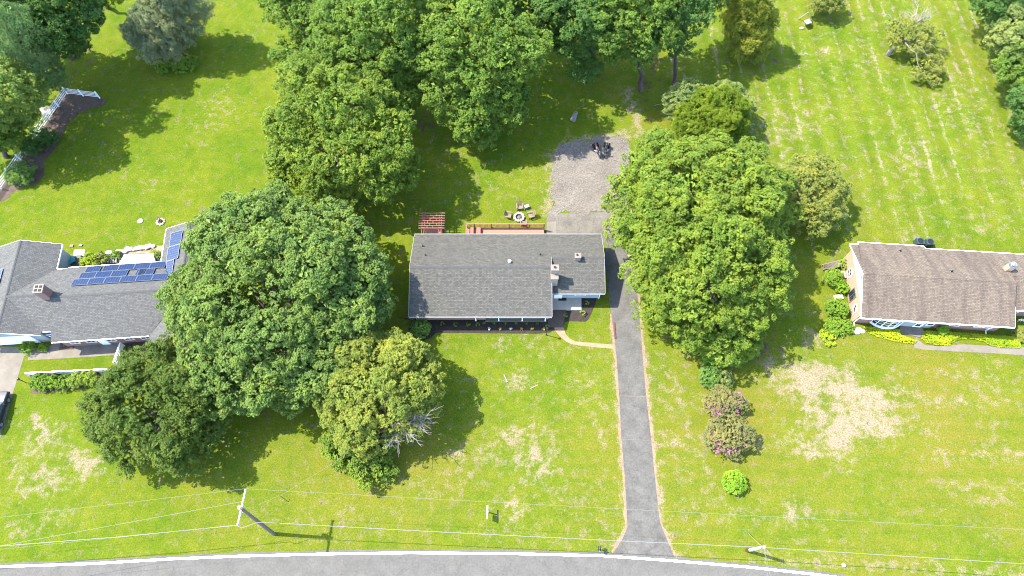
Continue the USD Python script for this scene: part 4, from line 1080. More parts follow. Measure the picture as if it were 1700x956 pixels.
def crown(lobes, rc, leaf, dens, seed, rough=0.16, gap=0.30, inner=0.35, aspect=0.62, flat=0.8, up=0.8, low=-0.45, droop=0.0, tier=0.0):
    """Foliage of clumps spread over the lobes (cx, cy, cz, r, rz): uneven outline, gaps, darker depths between the clumps."""
    rng = np.random.default_rng(seed)
    rc, leaf, dens = rc * 0.76, leaf * 0.70, dens * 1.42
    lobes = np.array(lobes, float)
    boughs = []
    for (bx, by, bz, br, brz) in lobes:
        if br > 2.3:
            m = int(7 + 2.2 * br)
            dd = unit(m * 3, rng)
            dd = dd[dd[:, 2] > -0.3][:m]
            for e_ in dd:
                k_ = rng.uniform(0.20, 0.34)
                at_ = np.array([bx, by, bz]) + e_ * np.array([br, br, brz]) * rng.uniform(0.70, 0.88)
                boughs.append((*at_, br * k_, max(brz, 0.7 * br) * k_ * 0.85))
    lobes[:, 3:] *= np.where(lobes[:, 3:4] > 2.3, 0.84, 1.0)
    if boughs:
        lobes = np.vstack([lobes, boughs])
    lobes[:, 3] = np.maximum(lobes[:, 3] - 0.45 * rc, 0.7 * lobes[:, 3])
    lobes[:, 4] = np.maximum(lobes[:, 4] - 0.45 * rc, 0.7 * lobes[:, 4])
    pos_all, nrm_all, big_all = [], [], []
    for k, (cx, cy, cz, r, rz) in enumerate(lobes):
        area = 4 * math.pi * ((2 * (r * rz) ** 1.6 + (r * r) ** 1.6) / 3) ** (1 / 1.6)
        nc = int(area / (math.pi * rc * rc) * 1.45)
        d = unit(nc, rng)
        d = d[(d[:, 2] > low) | (rng.random(nc) < 0.18)]
        bump = meshkit.noise(d * 2.1 + k * 5.7 + seed, seed) - 0.5
        bump2 = meshkit.noise(d * 5.0 + k * 3.1 + seed, seed + 1) - 0.5
        hole = meshkit.noise(np.array([cx, cy, cz]) * 0.7 + d * np.array([r, r, rz]) * 0.62, seed + 5)
        keep = (hole > 0.26 + 0.22 * gap) | (rng.random(len(d)) < 0.12)
        keep &= (bump2 + 0.5) > gap * rng.random(len(d)) * 0.95
        s = 1 + 2.4 * rough * bump + 1.3 * rough * bump2 - 0.20 * rng.random(len(d)) ** 1.6
        c = np.array([cx, cy, cz]) + d * np.array([r, r, rz]) * s[:, None]
        for j, (ox, oy, oz, orr, orz) in enumerate(lobes):
            if j != k:
                q = (c - [ox, oy, oz]) / [orr, orr, orz]
                keep &= (q * q).sum(1) > 0.86 ** 2
        keep &= c[:, 2] > 0.25
        c, d = c[keep], d[keep]
        if tier:
            c[:, 2] = np.round(c[:, 2] / tier) * tier + 0.25 * rng.normal(size=len(c)) * tier
        rr_ = rc * rng.uniform(0.55, 1.35, len(c))
        cnt = np.maximum(4, (1.15 * dens * (rr_ / rc) ** 2 * rng.uniform(0.7, 1.2, len(c))).astype(int))
        idx = np.repeat(np.arange(len(c)), cnt)
        o = unit(len(idx), rng) + 0.75 * d[idx] + [0, 0, 0.25]
        o /= np.linalg.norm(o, axis=1, keepdims=True)
        rad = rr_[idx] * rng.random(len(idx)) ** 0.28
        p = c[idx] + o * rad[:, None] * [1, 1, flat]
        if droop:
            p[:, 2] -= droop * np.hypot(*(p[:, :2] - [cx, cy]).T) / r * rng.random(len(p))
        pos_all.append(p)
        nrm_all.append(0.7 * o + [0, 0, 0.85 * up] + 0.3 * SUN_DIR + 0.2 * d[idx])
        big_all.append(np.ones(len(p)))
        ni = int(0.45 * inner * len(idx))
        di = unit(ni, rng)
        pi_ = np.array([cx, cy, cz]) + di * np.array([r, r, rz]) * rng.uniform(0.5, 0.86, ni)[:, None]
        pos_all.append(pi_[pi_[:, 2] > 0.4])
        nrm_all.append((di * 0.6 + [0, 0, 0.5])[pi_[:, 2] > 0.4])
        big_all.append(np.full(len(nrm_all[-1]), 2.7))
    pos, nrm = np.vstack(pos_all), np.vstack(nrm_all)
    v, f = leaves(pos, nrm, leaf * 1.15, rng, aspect, big=np.concatenate(big_all))
    TRI[0] += len(f)
    return v, f


def limb_path(p0, p1, rng, sag=0.12, n=6):
    p0, p1 = np.asarray(p0, float), np.asarray(p1, float)
    t = np.linspace(0, 1, n)[:, None]
    L_ = np.linalg.norm(p1 - p0)
    w = rng.normal(size=(n, 3)) * L_ * 0.03
    w[0] = 0
    out = p0 + (p1 - p0) * t + w
    out[:, 2] += L_ * sag * np.sin(math.pi * t[:, 0])
    return out


def tree(name, label, cat, base, lobes, mat, rc=0.5, leaf=0.26, dens=22, seed=1, trunk_r=0.3, bark='bark', group=None, limbs=True, n_limb=8, **k):
    """Trunk, limbs and crown; lobes in world metres."""
    base = np.asarray([*base, 0][:3], float)
    t = Thing(name, label, cat, base, group)
    rng = np.random.default_rng(seed + 1000)
    lb = np.asarray(lobes, float)
    top = np.average(lb[:, :3], axis=0, weights=lb[:, 3] ** 2)
    fork = base + (top - base) * np.array([0.45, 0.45, 0.55])
    b = MB()
    tp = limb_path(base - [0, 0, 0.1], fork, rng, 0.0, 6)
    b.tube(tp, np.linspace(trunk_r * 1.25, trunk_r * 0.7, 6), 9)
    mk('trunk', b, M[bark], t, smooth=40)
    if limbs:
        order = np.argsort(-lb[:, 3])
        ends = [lb[j, :3] + [0, 0, 0.2 * lb[j, 4]] for j in order[:n_limb]]
        while len(ends) < n_limb:
            j = rng.integers(len(lb))
            a = rng.uniform(0, 2 * math.pi)
            ends.append(lb[j, :3] + [0.75 * lb[j, 3] * math.cos(a), 0.75 * lb[j, 3] * math.sin(a), rng.uniform(-0.2, 0.5) * lb[j, 4]])
        for e in ends:
            s0 = tp[-1] if rng.random() < 0.5 else tp[-2]
            pth = limb_path(s0, e, rng, 0.06, 6)
            lm = MB().tube(pth, np.linspace(trunk_r * 0.5, 0.03, 6), 6)
            for q in range(2):
                e2_ = pth[3 + q] + rng.normal(size=3) * [1.6, 1.6, 0.8]
                lm.tube(limb_path(pth[3 + q], e2_, rng, 0.05, 4), np.linspace(trunk_r * 0.2, 0.02, 4), 5)
            mk('limb', lm, M[bark], t)
    v, f = crown(lobes, rc, leaf, dens, seed, **k)
    mk('crown', (v, f), mat, t)
    return t


def lob(*ls):
    """Lobes given as photograph position, height, radius, half height -> world."""
    out = []
    for (px, py, z, r, rz) in ls:
        out.append((*P(px, py, z)[:2], z, r, rz))
    return out


def dead_branches(parent, root, tips, r0, rng, mat='deadwood', twigs=6, name='dead_branch'):
    for tp_ in tips:
        b = MB()
        pth = limb_path(root, tp_, rng, 0.05, 7)
        b.tube(pth, np.linspace(r0, 0.015, 7), 6)
        L_ = np.linalg.norm(np.asarray(tp_) - root)
        for k in range(twigs):
            j = rng.integers(2, 6)
            e = pth[j] + (np.asarray(tp_) - root) / L_ * rng.uniform(0.1, 0.35) * L_ + rng.normal(size=3) * L_ * 0.22 * [1, 1, 0.6]
            sub = limb_path(pth[j], e, rng, 0.05, 5)
            b.tube(sub, np.linspace(r0 * 0.45, 0.012, 5), 5)
            for q in range(2):
                e3 = sub[2 + q] + (e - pth[j]) * 0.4 + rng.normal(size=3) * L_ * 0.09
                b.tube(limb_path(sub[2 + q], e3, rng, 0.03, 4), np.linspace(r0 * 0.22, 0.010, 4), 4)
        mk(name, b, M[mat], parent)


# big round maple left of the middle house
tree('maple_tree', 'largest round maple, dense grey green crown between the left and middle houses', 'tree', P(470, 600),
     lob((452, 468, 7.2, 9.6, 7.0), (405, 420, 7.6, 6.6, 5.6), (515, 430, 7.6, 7.2, 5.6), (555, 500, 5.8, 6.8, 4.8), (362, 492, 6.0, 5.5, 4.8), (440, 378, 7.4, 5.0, 4.4), (400, 590, 5.5, 6.5, 4.6), (402, 636, 3.6, 4.0, 3.0), (450, 560, 7, 6, 5),
         (530, 590, 5.0, 5.2, 4.2), (600, 512, 4.4, 4.0, 3.4), (582, 455, 7.0, 4.0, 3.4), (345, 560, 4.5, 4.0, 3.4), (480, 640, 3.6, 3.6, 3.0), (322, 478, 4.5, 2.8, 2.8)),
     L['maple'], rc=0.55, leaf=0.27, dens=20, seed=21, trunk_r=0.55, n_limb=12, rough=0.11, gap=0.25)
# dark maple below it, at the left
tree('maple_tree', 'dark green maple with yellow specked leaves in front of the slate roofed house', 'tree', P(275, 735),
     lob((262, 680, 5.0, 6.3, 5.0), (215, 660, 4.6, 4.2, 3.8), (300, 650, 4.8, 4.3, 3.8), (255, 620, 4.6, 3.8, 3.4), (225, 725, 3.4, 3.8, 3.0), (300, 735, 3.2, 4.0, 2.8), (185, 690, 3.2, 2.6, 2.4), (335, 695, 3.4, 2.9, 2.6)),
     L['darkmaple'], rc=0.48, leaf=0.24, dens=16, seed=22, trunk_r=0.4, n_limb=9, gap=0.42)
# olive tree with the dead limb
ot = tree('olive_green_tree', 'olive yellow tree with a bare grey dead limb, left front lawn of the middle house', 'tree', P(640, 735),
          lob((630, 655, 5.0, 5.6, 4.4), (600, 615, 5.2, 3.8, 3.2), (665, 610, 5.2, 4.2, 3.4), (575, 665, 4.2, 3.6, 3.2), (690, 645, 4.4, 3.2, 2.8), (610, 705, 3.6, 3.6, 2.8), (645, 590, 4.6, 3.0, 2.6)),
          L['olive'], rc=0.42, leaf=0.20, dens=18, seed=23, trunk_r=0.35, n_limb=8, gap=0.34, flat=0.7)
v_, f_ = crown(lob((585, 752, 1.9, 2.5, 1.5), (620, 768, 1.5, 2.4, 1.2), (560, 735, 2.1, 1.8, 1.4), (640, 785, 1.0, 1.3, 0.8)), 0.4, 0.26, 15, 24, gap=0.35)
mk('low_foliage', (v_, f_), L['fresh'], ot, label='fresh green low growth at the foot of the crown')
_r = np.random.default_rng(5)
dead_branches(ot, P(652, 706, 4.2), [P(648, 744, 4.4), P(664, 740, 4.8), P(688, 726, 5.0), P(706, 706, 5.2), P(718, 690, 5.2), P(684, 702, 5.8), P(704, 692, 5.4)], 0.09, _r, twigs=9)

# tall light green tree behind the big maple
tree('broadleaf_tree', 'light green tree with forked pale limbs behind the biggest maple', 'tree', P(590, 335),
     lob((520, 165, 10, 4.8, 4.6), (500, 215, 8.5, 4.6, 4.2), (585, 185, 10.5, 5.0, 4.8), (620, 235, 9.0, 5.0, 4.6), (560, 265, 7.5, 5.4, 4.6), (500, 280, 5.0, 3.8, 3.6), (625, 285, 5.5, 4.8, 4.2), (560, 315, 4.0, 4.2, 3.2), (655, 270, 5.0, 3.2, 3), (480, 250, 6, 2.8, 2.8), (590, 135, 9.5, 3.5, 3)),
     L['fresh'], rc=0.5, leaf=0.25, dens=16, seed=31, trunk_r=0.38, bark='barkpale', n_limb=11, gap=0.45, rough=0.2)
# woodland at the top
tree('broadleaf_tree', 'woodland tree at the top with a bare trunk showing, left edge of the wood', 'tree', P(512, 92),
     lob((500, -8, 11, 4.2, 4.0), (530, 25, 9.5, 4.0, 3.8), (470, 15, 9.5, 3.2, 3.0), (490, 95, 5.5, 3.2, 3.2), (525, 110, 5, 3.2, 3)), L['wood'], rc=0.5, leaf=0.25, dens=16, seed=32, trunk_r=0.3, bark='barkpale', n_limb=6, gap=0.5, rough=0.22)
tree('broadleaf_tree', 'wide bright woodland tree between the left edge of the wood and the tallest one', 'tree', P(655, 165),
     lob((600, 35, 12, 5.6, 5.2), (655, 20, 13, 5.2, 5), (560, 75, 10, 4.4, 4.2), (625, 95, 9.5, 5.0, 4.6), (680, 80, 10, 4.6, 4.4), (590, 125, 7, 4.0, 3.6), (660, 150, 6, 4.0, 3.8), (610, -30, 12, 6, 5)), L['wood'], rc=0.52, leaf=0.26, dens=16, seed=33, trunk_r=0.4, n_limb=9, gap=0.42, rough=0.2)
tree('broadleaf_tree', 'tallest woodland tree hanging low over the shaded lawn, left of the gravel', 'tree', P(805, 175),
     lob((790, 40, 13, 6.0, 5.4), (740, 80, 10.5, 4.8, 4.6), (836, 75, 12.2, 5.0, 4.6), (790, 110, 9.4, 5.4, 4.8), (745, 145, 7.5, 4.4, 4.0), (822, 140, 7.2, 4.6, 4.2), (780, 185, 5.5, 4.2, 3.8), (835, 180, 5.5, 3.6, 3.4), (800, 220, 3.2, 2.6, 2.2), (750, 10, 12, 5, 4.5), (850, 105, 10.2, 3.4, 3.2), (864, 92, 12, 2.8, 2.6)),
     L['wood'], rc=0.52, leaf=0.26, dens=16, seed=34, trunk_r=0.45, n_limb=11, gap=0.42, rough=0.2)
tree('broadleaf_tree', 'dark woodland tree with a low green skirt, right of the tallest woodland tree', 'tree', P(988, 120),
     lob((930, 5, 11.5, 4.2, 4.0), (967, 20, 11.5, 4.2, 4.2), (912, 40, 7, 3.0, 3.0), (965, 70, 7, 3.4, 3.4), (972, 115, 3.4, 2.3, 2.2), (940, -30, 12, 5, 4.5), (1000, 30, 9, 3.6, 3.6)), L['deep'], rc=0.5, leaf=0.25, dens=16, seed=35, trunk_r=0.33, n_limb=7, gap=0.45, rough=0.2)
tree('broadleaf_tree', 'tall woodland tree in the middle of the top edge above the footpath', 'tree', P(1064, 150),
     lob((1050, -10, 13, 5.0, 4.6), (1025, 30, 11, 4.4, 4.2), (1075, 40, 10.5, 4.2, 4.2), (1050, 75, 7.5, 3.6, 3.4), (1020, 70, 7.5, 3.2, 3)), L['wood'], rc=0.5, leaf=0.25, dens=16, seed=36, trunk_r=0.34, n_limb=7, gap=0.45, rough=0.2)
tree('broadleaf_tree', 'woodland tree beside the golden conifer at the top of the picture', 'tree', P(1118, 140),
     lob((1120, -5, 11, 4.6, 4.2), (1100, 35, 9.5, 3.8, 3.6), (1140, 25, 9.5, 3.8, 3.6), (1125, 65, 7, 2.8, 2.6), (1165, -15, 10, 4, 4)), L['deep'], rc=0.5, leaf=0.25, dens=15, seed=37, trunk_r=0.3, n_limb=6, gap=0.5, rough=0.2)
tree('broadleaf_tree', 'woodland tree cut by the top edge behind the tallest one', 'tree', P(850, 40), lob((860, -35, 12, 6, 5), (800, -45, 13, 6, 5.5), (895, -30, 10, 4.5, 4)), L['deep'], rc=0.55, leaf=0.28, dens=14, seed=38, trunk_r=0.35, n_limb=5, gap=0.4)
# golden conifer at the top
tree('conifer_tree', 'golden green conifer at the top edge with a long shadow to its right', 'tree', P(1243, 85),
     lob((1243, 62, 2.8, 3.9, 2.6), (1244, 40, 5.0, 3.8, 2.6), (1245, 12, 7.6, 3.3, 2.6), (1246, -25, 10.6, 2.4, 2.6), (1246, -55, 13, 1.3, 2.2)), L['goldneedle'], rc=0.42, leaf=0.24, dens=20, seed=39, trunk_r=0.25, limbs=False, aspect=0.3, flat=0.5, droop=0.6, gap=0.3, rough=0.18)

# trees right of the driveway
tree('broadleaf_tree', 'large bright green tree overhanging the driveway, upper of the pair there', 'tree', P(1165, 430),
     lob((1112, 292, 9.5, 4.8, 4.2), (1172, 285, 9.8, 4.6, 4.2), (1230, 292, 9.2, 4.0, 3.8), (1140, 332, 11, 5.2, 4.5), (1212, 338, 10.5, 5.2, 4.6), (1065, 320, 7.5, 3.8, 3.6), (1262, 325, 8, 3.5, 3.3), (1065, 375, 6.5, 3.6, 3.4), (1085, 250, 7, 2.6, 2.4), (1278, 365, 5.5, 2.5, 2.5), (1018, 330, 6, 1.7, 1.2), (1030, 385, 5, 1.9, 1.3), (1296, 300, 7, 1.6, 1.3), (1312, 352, 5, 1.5, 1.2), (1090, 232, 6, 1.6, 1.3), (1248, 250, 8, 1.8, 1.4)),
     L['fresh'], rc=0.5, leaf=0.235, dens=19, seed=41, trunk_r=0.42, n_limb=10, gap=0.52, rough=0.30)
tree('broadleaf_tree', 'large bright green tree beside the driveway with low dark skirts, lower of the pair there', 'tree', P(1200, 545),
     lob((1130, 405, 9.5, 5.2, 4.6), (1195, 420, 10, 5.3, 4.6), (1235, 440, 8.5, 4.6, 4.2), (1100, 450, 7, 4.2, 4.2), (1165, 480, 8, 5.2, 4.6), (1230, 500, 6.5, 4.4, 4), (1120, 505, 4.6, 3.6, 3.6), (1185, 545, 4.6, 3.8, 3.4), (1262, 460, 5.5, 2.8, 2.8), (1150, 545, 2.9, 3.0, 2.4), (1290, 415, 5.5, 1.9, 1.5), (1078, 515, 3.6, 1.8, 1.4), (1288, 492, 4, 1.7, 1.4), (1230, 560, 2.6, 2.2, 1.8), (1180, 388, 10.2, 4.6, 4.0), (1112, 392, 8.6, 3.8, 3.4), (1245, 390, 8.6, 3.6, 3.2)),
     L['fresh'], rc=0.5, leaf=0.235, dens=19, seed=42, trunk_r=0.42, n_limb=10, gap=0.52, rough=0.30)
tree('understory_tree', 'low leafy thicket at the foot of the trees right of the driveway', 'tree', P(1195, 585), lob((1180, 575, 1.5, 2.2, 1.4), (1215, 580, 1.4, 1.9, 1.3), (1195, 592, 0.8, 1.2, 0.8), (1240, 570, 1.3, 1.6, 1.2)), L['garden'], rc=0.36, leaf=0.22, dens=14, seed=43, trunk_r=0.1, limbs=False)
tree('rusty_tree', 'rust tinted round tree right of the big pair, in the open field', 'tree', P(1345, 370),
     lob((1340, 315, 4.2, 4.0, 3.4), (1315, 330, 3.6, 2.8, 2.6), (1372, 325, 3.6, 3.0, 2.6), (1350, 285, 4.0, 2.8, 2.4), (1345, 355, 2.8, 3.2, 2.2), (1378, 355, 2.6, 2.0, 1.9)), L['rust'], rc=0.4, leaf=0.19, dens=16, seed=44, trunk_r=0.22, n_limb=7, gap=0.42, rough=0.2)
tree('evergreen_tree', 'yellow green feathery evergreen behind the upper driveway tree', 'tree', P(1185, 225),
     lob((1160, 195, 3.6, 3.4, 3.0), (1205, 190, 3.8, 3.2, 3.0), (1185, 175, 4.4, 3.2, 2.8), (1140, 205, 2.8, 2.2, 2.2), (1190, 215, 2.8, 3.0, 2.2), (1225, 205, 2.4, 1.8, 2.0)), L['yellowneedle'], rc=0.36, leaf=0.24, dens=20, seed=45, trunk_r=0.2, limbs=False, aspect=0.28, up=0.9, gap=0.3, rough=0.24)
tree('silvery_tree', 'silvery green small tree left of the feathery evergreen', 'tree', P(1138, 190), lob((1140, 162, 3.6, 2.6, 2.4), (1120, 172, 3.0, 1.9, 1.9), (1155, 155, 3.2, 1.8, 1.7)), L['silver'], rc=0.34, leaf=0.18, dens=16, seed=46, trunk_r=0.13, n_limb=4, gap=0.42)
tree('silvery_tree', 'silvery green small tree right of the feathery evergreen', 'tree', P(1218, 195), lob((1210, 162, 3.6, 2.3, 2.2), (1230, 178, 2.8, 1.9, 1.8), (1195, 155, 3.4, 1.5, 1.5)), L['silver'], rc=0.34, leaf=0.18, dens=16, seed=47, trunk_r=0.13, n_limb=4, gap=0.42)
# leaning tree in the field, upper right
st = Thing('leaning_tree', 'sparse leaning tree with bleached dead boughs in the upper right field', 'tree', P(1474, 90))
_r = np.random.default_rng(8)
mk('trunk', MB().tube([P(1474, 91, -0.1), P(1478, 84, 1.0), P(1488, 72, 2.0), P(1508, 62, 3.0)], [0.32, 0.27, 0.2, 0.12], 9), M['barkpale'], st, smooth=40)
for a in (P(1540, 60, 3.6), P(1545, 95, 2.6), P(1530, 115, 2.2), P(1490, 45, 3.8), P(1555, 80, 3)):
    mk('limb', MB().tube(limb_path(P(1500, 66, 2.7), a, _r, 0.1), np.linspace(0.11, 0.02, 6), 6), M['barkpale'], st)
lb_ = lob((1500, 50, 3.6, 2.0, 0.8), (1530, 55, 3.4, 2.4, 0.9), (1555, 60, 3.0, 1.5, 0.7), (1490, 70, 2.6, 1.3, 0.6), (1520, 75, 3.0, 1.5, 0.7), (1535, 95, 2.0, 1.8, 0.6), (1555, 108, 1.7, 1.4, 0.5), (1525, 118, 1.4, 1.4, 0.5), (1545, 128, 1.0, 1.3, 0.4), (1478, 38, 3.6, 0.9, 0.5))
v_, f_ = crown(lb_, 0.34, 0.19, 14, 51, gap=0.6, inner=0.25, rough=0.28, low=-0.7)
mk('crown', (v_, f_), L['rust'], st)
dead_branches(st, P(1515, 48, 3.2), [P(1512, 20, 4.0), P(1522, -2, 4.4), P(1548, 6, 4.2), P(1556, 24, 3.6), P(1470, 28, 3.6), P(1535, 14, 4.2)], 0.07, _r, twigs=6)
tree('field_tree', 'small yellowing tree cut by the top edge, left of the leaning tree', 'tree', P(1366, 22), lob((1372, -2, 2.6, 2.3, 1.7), (1358, 6, 2.2, 1.5, 1.3), (1388, 2, 2.2, 1.5, 1.2)), L['rust'], rc=0.36, leaf=0.2, dens=15, seed=52, trunk_r=0.13, n_limb=4, gap=0.45)
# right edge belt
for i, (bx, by, lbs, mt, lab) in enumerate((
        (1668, 70, ((1660, 5, 6, 4.0, 3.6), (1690, -10, 8, 4.2, 4), (1640, 5, 4.5, 2.6, 2.6), (1672, 30, 4.5, 3.0, 2.8)), 'deep', 'dark tree in the top right corner of the field'),
        (1690, 95, ((1690, 45, 6, 3.4, 3.4), (1668, 62, 4.2, 2.8, 2.6), (1705, 70, 6, 3.4, 3.2)), 'silver', 'grey green tree below the corner tree at the right edge'),
        (1700, 150, ((1695, 105, 5, 3.2, 3.0), (1680, 120, 3.6, 2.4, 2.2), (1715, 120, 5, 3.4, 3)), 'wood', 'green tree cut by the right edge above the last dark one'),
        (1712, 215, ((1705, 165, 5, 2.6, 2.6), (1712, 190, 4, 2.4, 2.4), (1702, 205, 2.6, 1.8, 1.8)), 'deep', 'lowest dark tree cut by the right edge of the picture'))):
    tree('edge_tree', lab, 'tree', P(bx, by), lob(*lbs), L[mt], rc=0.48, leaf=0.24, dens=15, seed=60 + i, trunk_r=0.25, n_limb=5, gap=0.42)
# left side
tree('pine_tree', 'grey olive pine standing alone in the upper left lawn', 'tree', P(280, 92),
     lob((275, 66, 2.6, 4.4, 2.4), (272, 45, 4.6, 4.5, 2.8), (270, 15, 7.2, 4.2, 3.0), (268, -20, 10, 3.4, 3.0), (310, 35, 4.4, 2.6, 2.2), (235, 50, 4.2, 2.6, 2.2), (330, 15, 5.2, 2.0, 1.8), (268, -50, 12.5, 2, 2.4)), L['greyolive'], rc=0.42, leaf=0.26, dens=20, seed=71, trunk_r=0.25, limbs=False, aspect=0.26, droop=0.3, gap=0.32, rough=0.24)
mk_skirt = tree('ground_juniper', 'low green juniper at the foot of the lone pine', 'shrub', P(292, 106), lob((275, 108, 0.35, 1.5, 0.5), (305, 106, 0.35, 1.8, 0.5)), L['garden'], rc=0.28, leaf=0.18, dens=12, seed=72, trunk_r=0.06, limbs=False)
left_specs = (
    ('broadleaf_tree', (120, 95), ((108, 0, 11, 4.6, 4.4), (82, 35, 10, 4.4, 4.0), (128, 30, 8, 3.4, 3.4), (100, 68, 6, 3.4, 3.2), (120, -30, 10, 4.0, 4), (125, 72, 4, 2.0, 2.0)), 'deep', 'dark broad tree in the top left corner beside the pine lawn', {}),
    ('broadleaf_tree', (45, 95), ((40, 5, 11, 5.0, 4.6), (10, 30, 10, 4.6, 4.4), (60, 50, 8, 3.8, 3.6), (-30, 0, 11, 5, 5)), 'deep', 'dark tree filling the top left corner', {}),
    ('blue_pine', (45, 170), ((20, 40, 14, 2.6, 3.0), (26, 62, 11.5, 3.2, 2.8), (34, 88, 9, 3.8, 2.8), (48, 112, 6.5, 4.0, 2.8), (62, 135, 4, 3.8, 2.4), (0, 100, 9, 3.4, 3)), 'bluegreen', 'blue green pine above the white rail fence', {'aspect': 0.26, 'droop': 0.4, 'limbs': False}),
    ('leafy_tree', (20, 235), ((10, 148, 9.5, 3.8, 3.4), (38, 165, 7.5, 3.0, 2.8), (8, 185, 5.5, 3.2, 2.8), (40, 192, 4.5, 1.8, 1.8), (-25, 180, 8, 4.5, 4)), 'palegreen', 'pale green leafy tree overhanging the rail fence', {}),
    ('leafy_tree', (10, 260), ((0, 215, 4.5, 2.8, 2.6), (22, 228, 3.0, 1.9, 1.9), (-25, 235, 4, 2.8, 2.6)), 'wood', 'green tree on the far side of the rail fence at the left edge', {}),
    ('fence_shrub', (65, 236), ((62, 232, 1.2, 1.7, 1.2), (80, 228, 1.0, 1.3, 1.0), (50, 244, 1.2, 1.3, 1.1)), 'deep', 'dark shrub growing through the middle of the rail fence', {'limbs': False}),
    ('dark_shrub', (35, 292), ((35, 288, 0.9, 1.8, 1.1), (26, 294, 0.8, 1.2, 0.9)), 'box', 'rounded dark green shrub inside the bend of the mulch strip', {'limbs': False}),
    ('evergreen_tree', (178, 12), ((180, -15, 5, 3.0, 3.2), (165, -25, 6, 3, 3)), 'yellowneedle', 'bright evergreen just entering at the top, left of the lone pine', {'limbs': False, 'aspect': 0.3}),
)
for i, (nm, b, lbs, mt, lab, kw) in enumerate(left_specs):
    cat = 'shrub' if 'shrub' in nm else 'tree'
    kk = dict(rc=0.48 if cat == 'tree' else 0.34, leaf=0.25 if cat == 'tree' else 0.18, dens=16, seed=80 + i, trunk_r=0.28 if cat == 'tree' else 0.08, n_limb=6, gap=0.42)
    kk.update(kw)
    tree(nm, lab, cat, P(*b), lob(*lbs), L[mt], **kk)

# shrubs
rd = tree('flowering_shrub', 'upper pink flowering shrub on the lawn right of the driveway', 'shrub', P(1203, 685), lob((1200, 668, 1.2, 1.9, 1.3), (1222, 672, 1.0, 1.3, 1.1), (1183, 672, 1.0, 1.1, 1.0), (1215, 690, 0.8, 1.1, 0.8)), L['mauve'], rc=0.3, leaf=0.17, dens=13, seed=91, trunk_r=0.08, limbs=False, gap=0.35)
r2_ = tree('flowering_shrub', 'lower and larger pink flowering shrub on the lawn right of the driveway', 'shrub', P(1212, 735), lob((1208, 718, 1.5, 2.2, 1.5), (1230, 722, 1.2, 1.6, 1.3), (1192, 728, 1.1, 1.4, 1.1), (1218, 742, 0.8, 1.4, 0.8)), L['mauve'], rc=0.3, leaf=0.17, dens=13, seed=92, trunk_r=0.08, limbs=False, gap=0.35)
_r = np.random.default_rng(4)
for (sh, spots) in ((rd, ((1225, 655), (1210, 667), (1228, 672), (1193, 685), (1186, 690), (1199, 682), (1180, 673), (1189, 679), (1215, 660), (1230, 664), (1196, 668), (1206, 678), (1222, 682))), (r2_, ((1201, 727), (1190, 736), (1216, 731), (1183, 725), (1189, 750), (1209, 750), (1240, 720), (1225, 712), (1206, 715), (1232, 738), (1196, 743), (1220, 745)))):
    for (a, b) in spots:
        c = P(a, b, 1.6 if sh is rd else 1.7)
        n = 24 if (a, b) in spots[:4] else 11
        pp = c + _r.normal(size=(n, 3)) * [0.19, 0.19, 0.1] + [0, 0, 0.15]
        v_, f_ = leaves(pp, np.tile([0, -0.2, 1.0], (n, 1)), 0.2, _r, 0.8)
        mk('blossom', (v_, f_), M['pink'], sh)
tree('small_shrub', 'small dark shrub at the head of the pink flowering shrubs', 'shrub', P(1178, 633), lob((1177, 625, 1.0, 1.2, 1.1), (1172, 632, 0.6, 0.7, 0.6)), L['box'], rc=0.26, leaf=0.15, dens=10, seed=93, trunk_r=0.05, limbs=False, gap=0.5)
tree('small_shrub', 'pale thin shrub beside the small dark one, above the pink shrubs', 'shrub', P(1203, 638), lob((1203, 630, 0.8, 1.0, 0.9), (1197, 638, 0.5, 0.8, 0.5)), L['silver'], rc=0.24, leaf=0.14, dens=7, seed=94, trunk_r=0.05, limbs=False, gap=0.6)
tree('round_bush', 'round lime green bush alone on the lawn near the road', 'shrub', P(1219, 806), lob((1219, 801, 0.6, 1.28, 0.8),), L['lime'], rc=0.24, leaf=0.15, dens=16, seed=95, trunk_r=0.05, limbs=False, gap=0.05, rough=0.05)
tree('round_bush', 'clipped dark green bush at the left end of the black mulch bed', 'shrub', P(700, 551), lob((699, 545, 0.8, 1.15, 0.95),), L['box'], rc=0.22, leaf=0.13, dens=16, seed=96, trunk_r=0.05, limbs=False, gap=0.05, rough=0.05)
sm = tree('bed_shrub', 'small bright green shrub in the black mulch beds', 'shrub', P(757, 540), [(*P(757, 539, 0.25)[:2], 0.25, 0.27, 0.24)], L['garden'], rc=0.12, leaf=0.11, dens=14, seed=97, trunk_r=0.03, limbs=False, group='small shrubs in the black mulch beds', gap=0.1)
for (a, b, lab) in ((735, 539, 'small shrub in the shaded bed, nearest the clipped dark bush'), (777, 539.5, None), (794, 540.5, None), (909, 543.5, 'small shrub in the mulch beside the black lamp post'), (939, 524, 'small shrub at the left corner of the stoop bed'), (967, 522, 'larger bright shrub near the rounded corner of the stoop bed'),
                    (974, 505, 'small shrub in the shade line under the pale blue garage wall')):
    copy_of(sm, P(a, b), rz=a * 1.7, label=lab or 'small bright green shrub in the black mulch beds', scale=1.25 if a == 967 else 1.0)
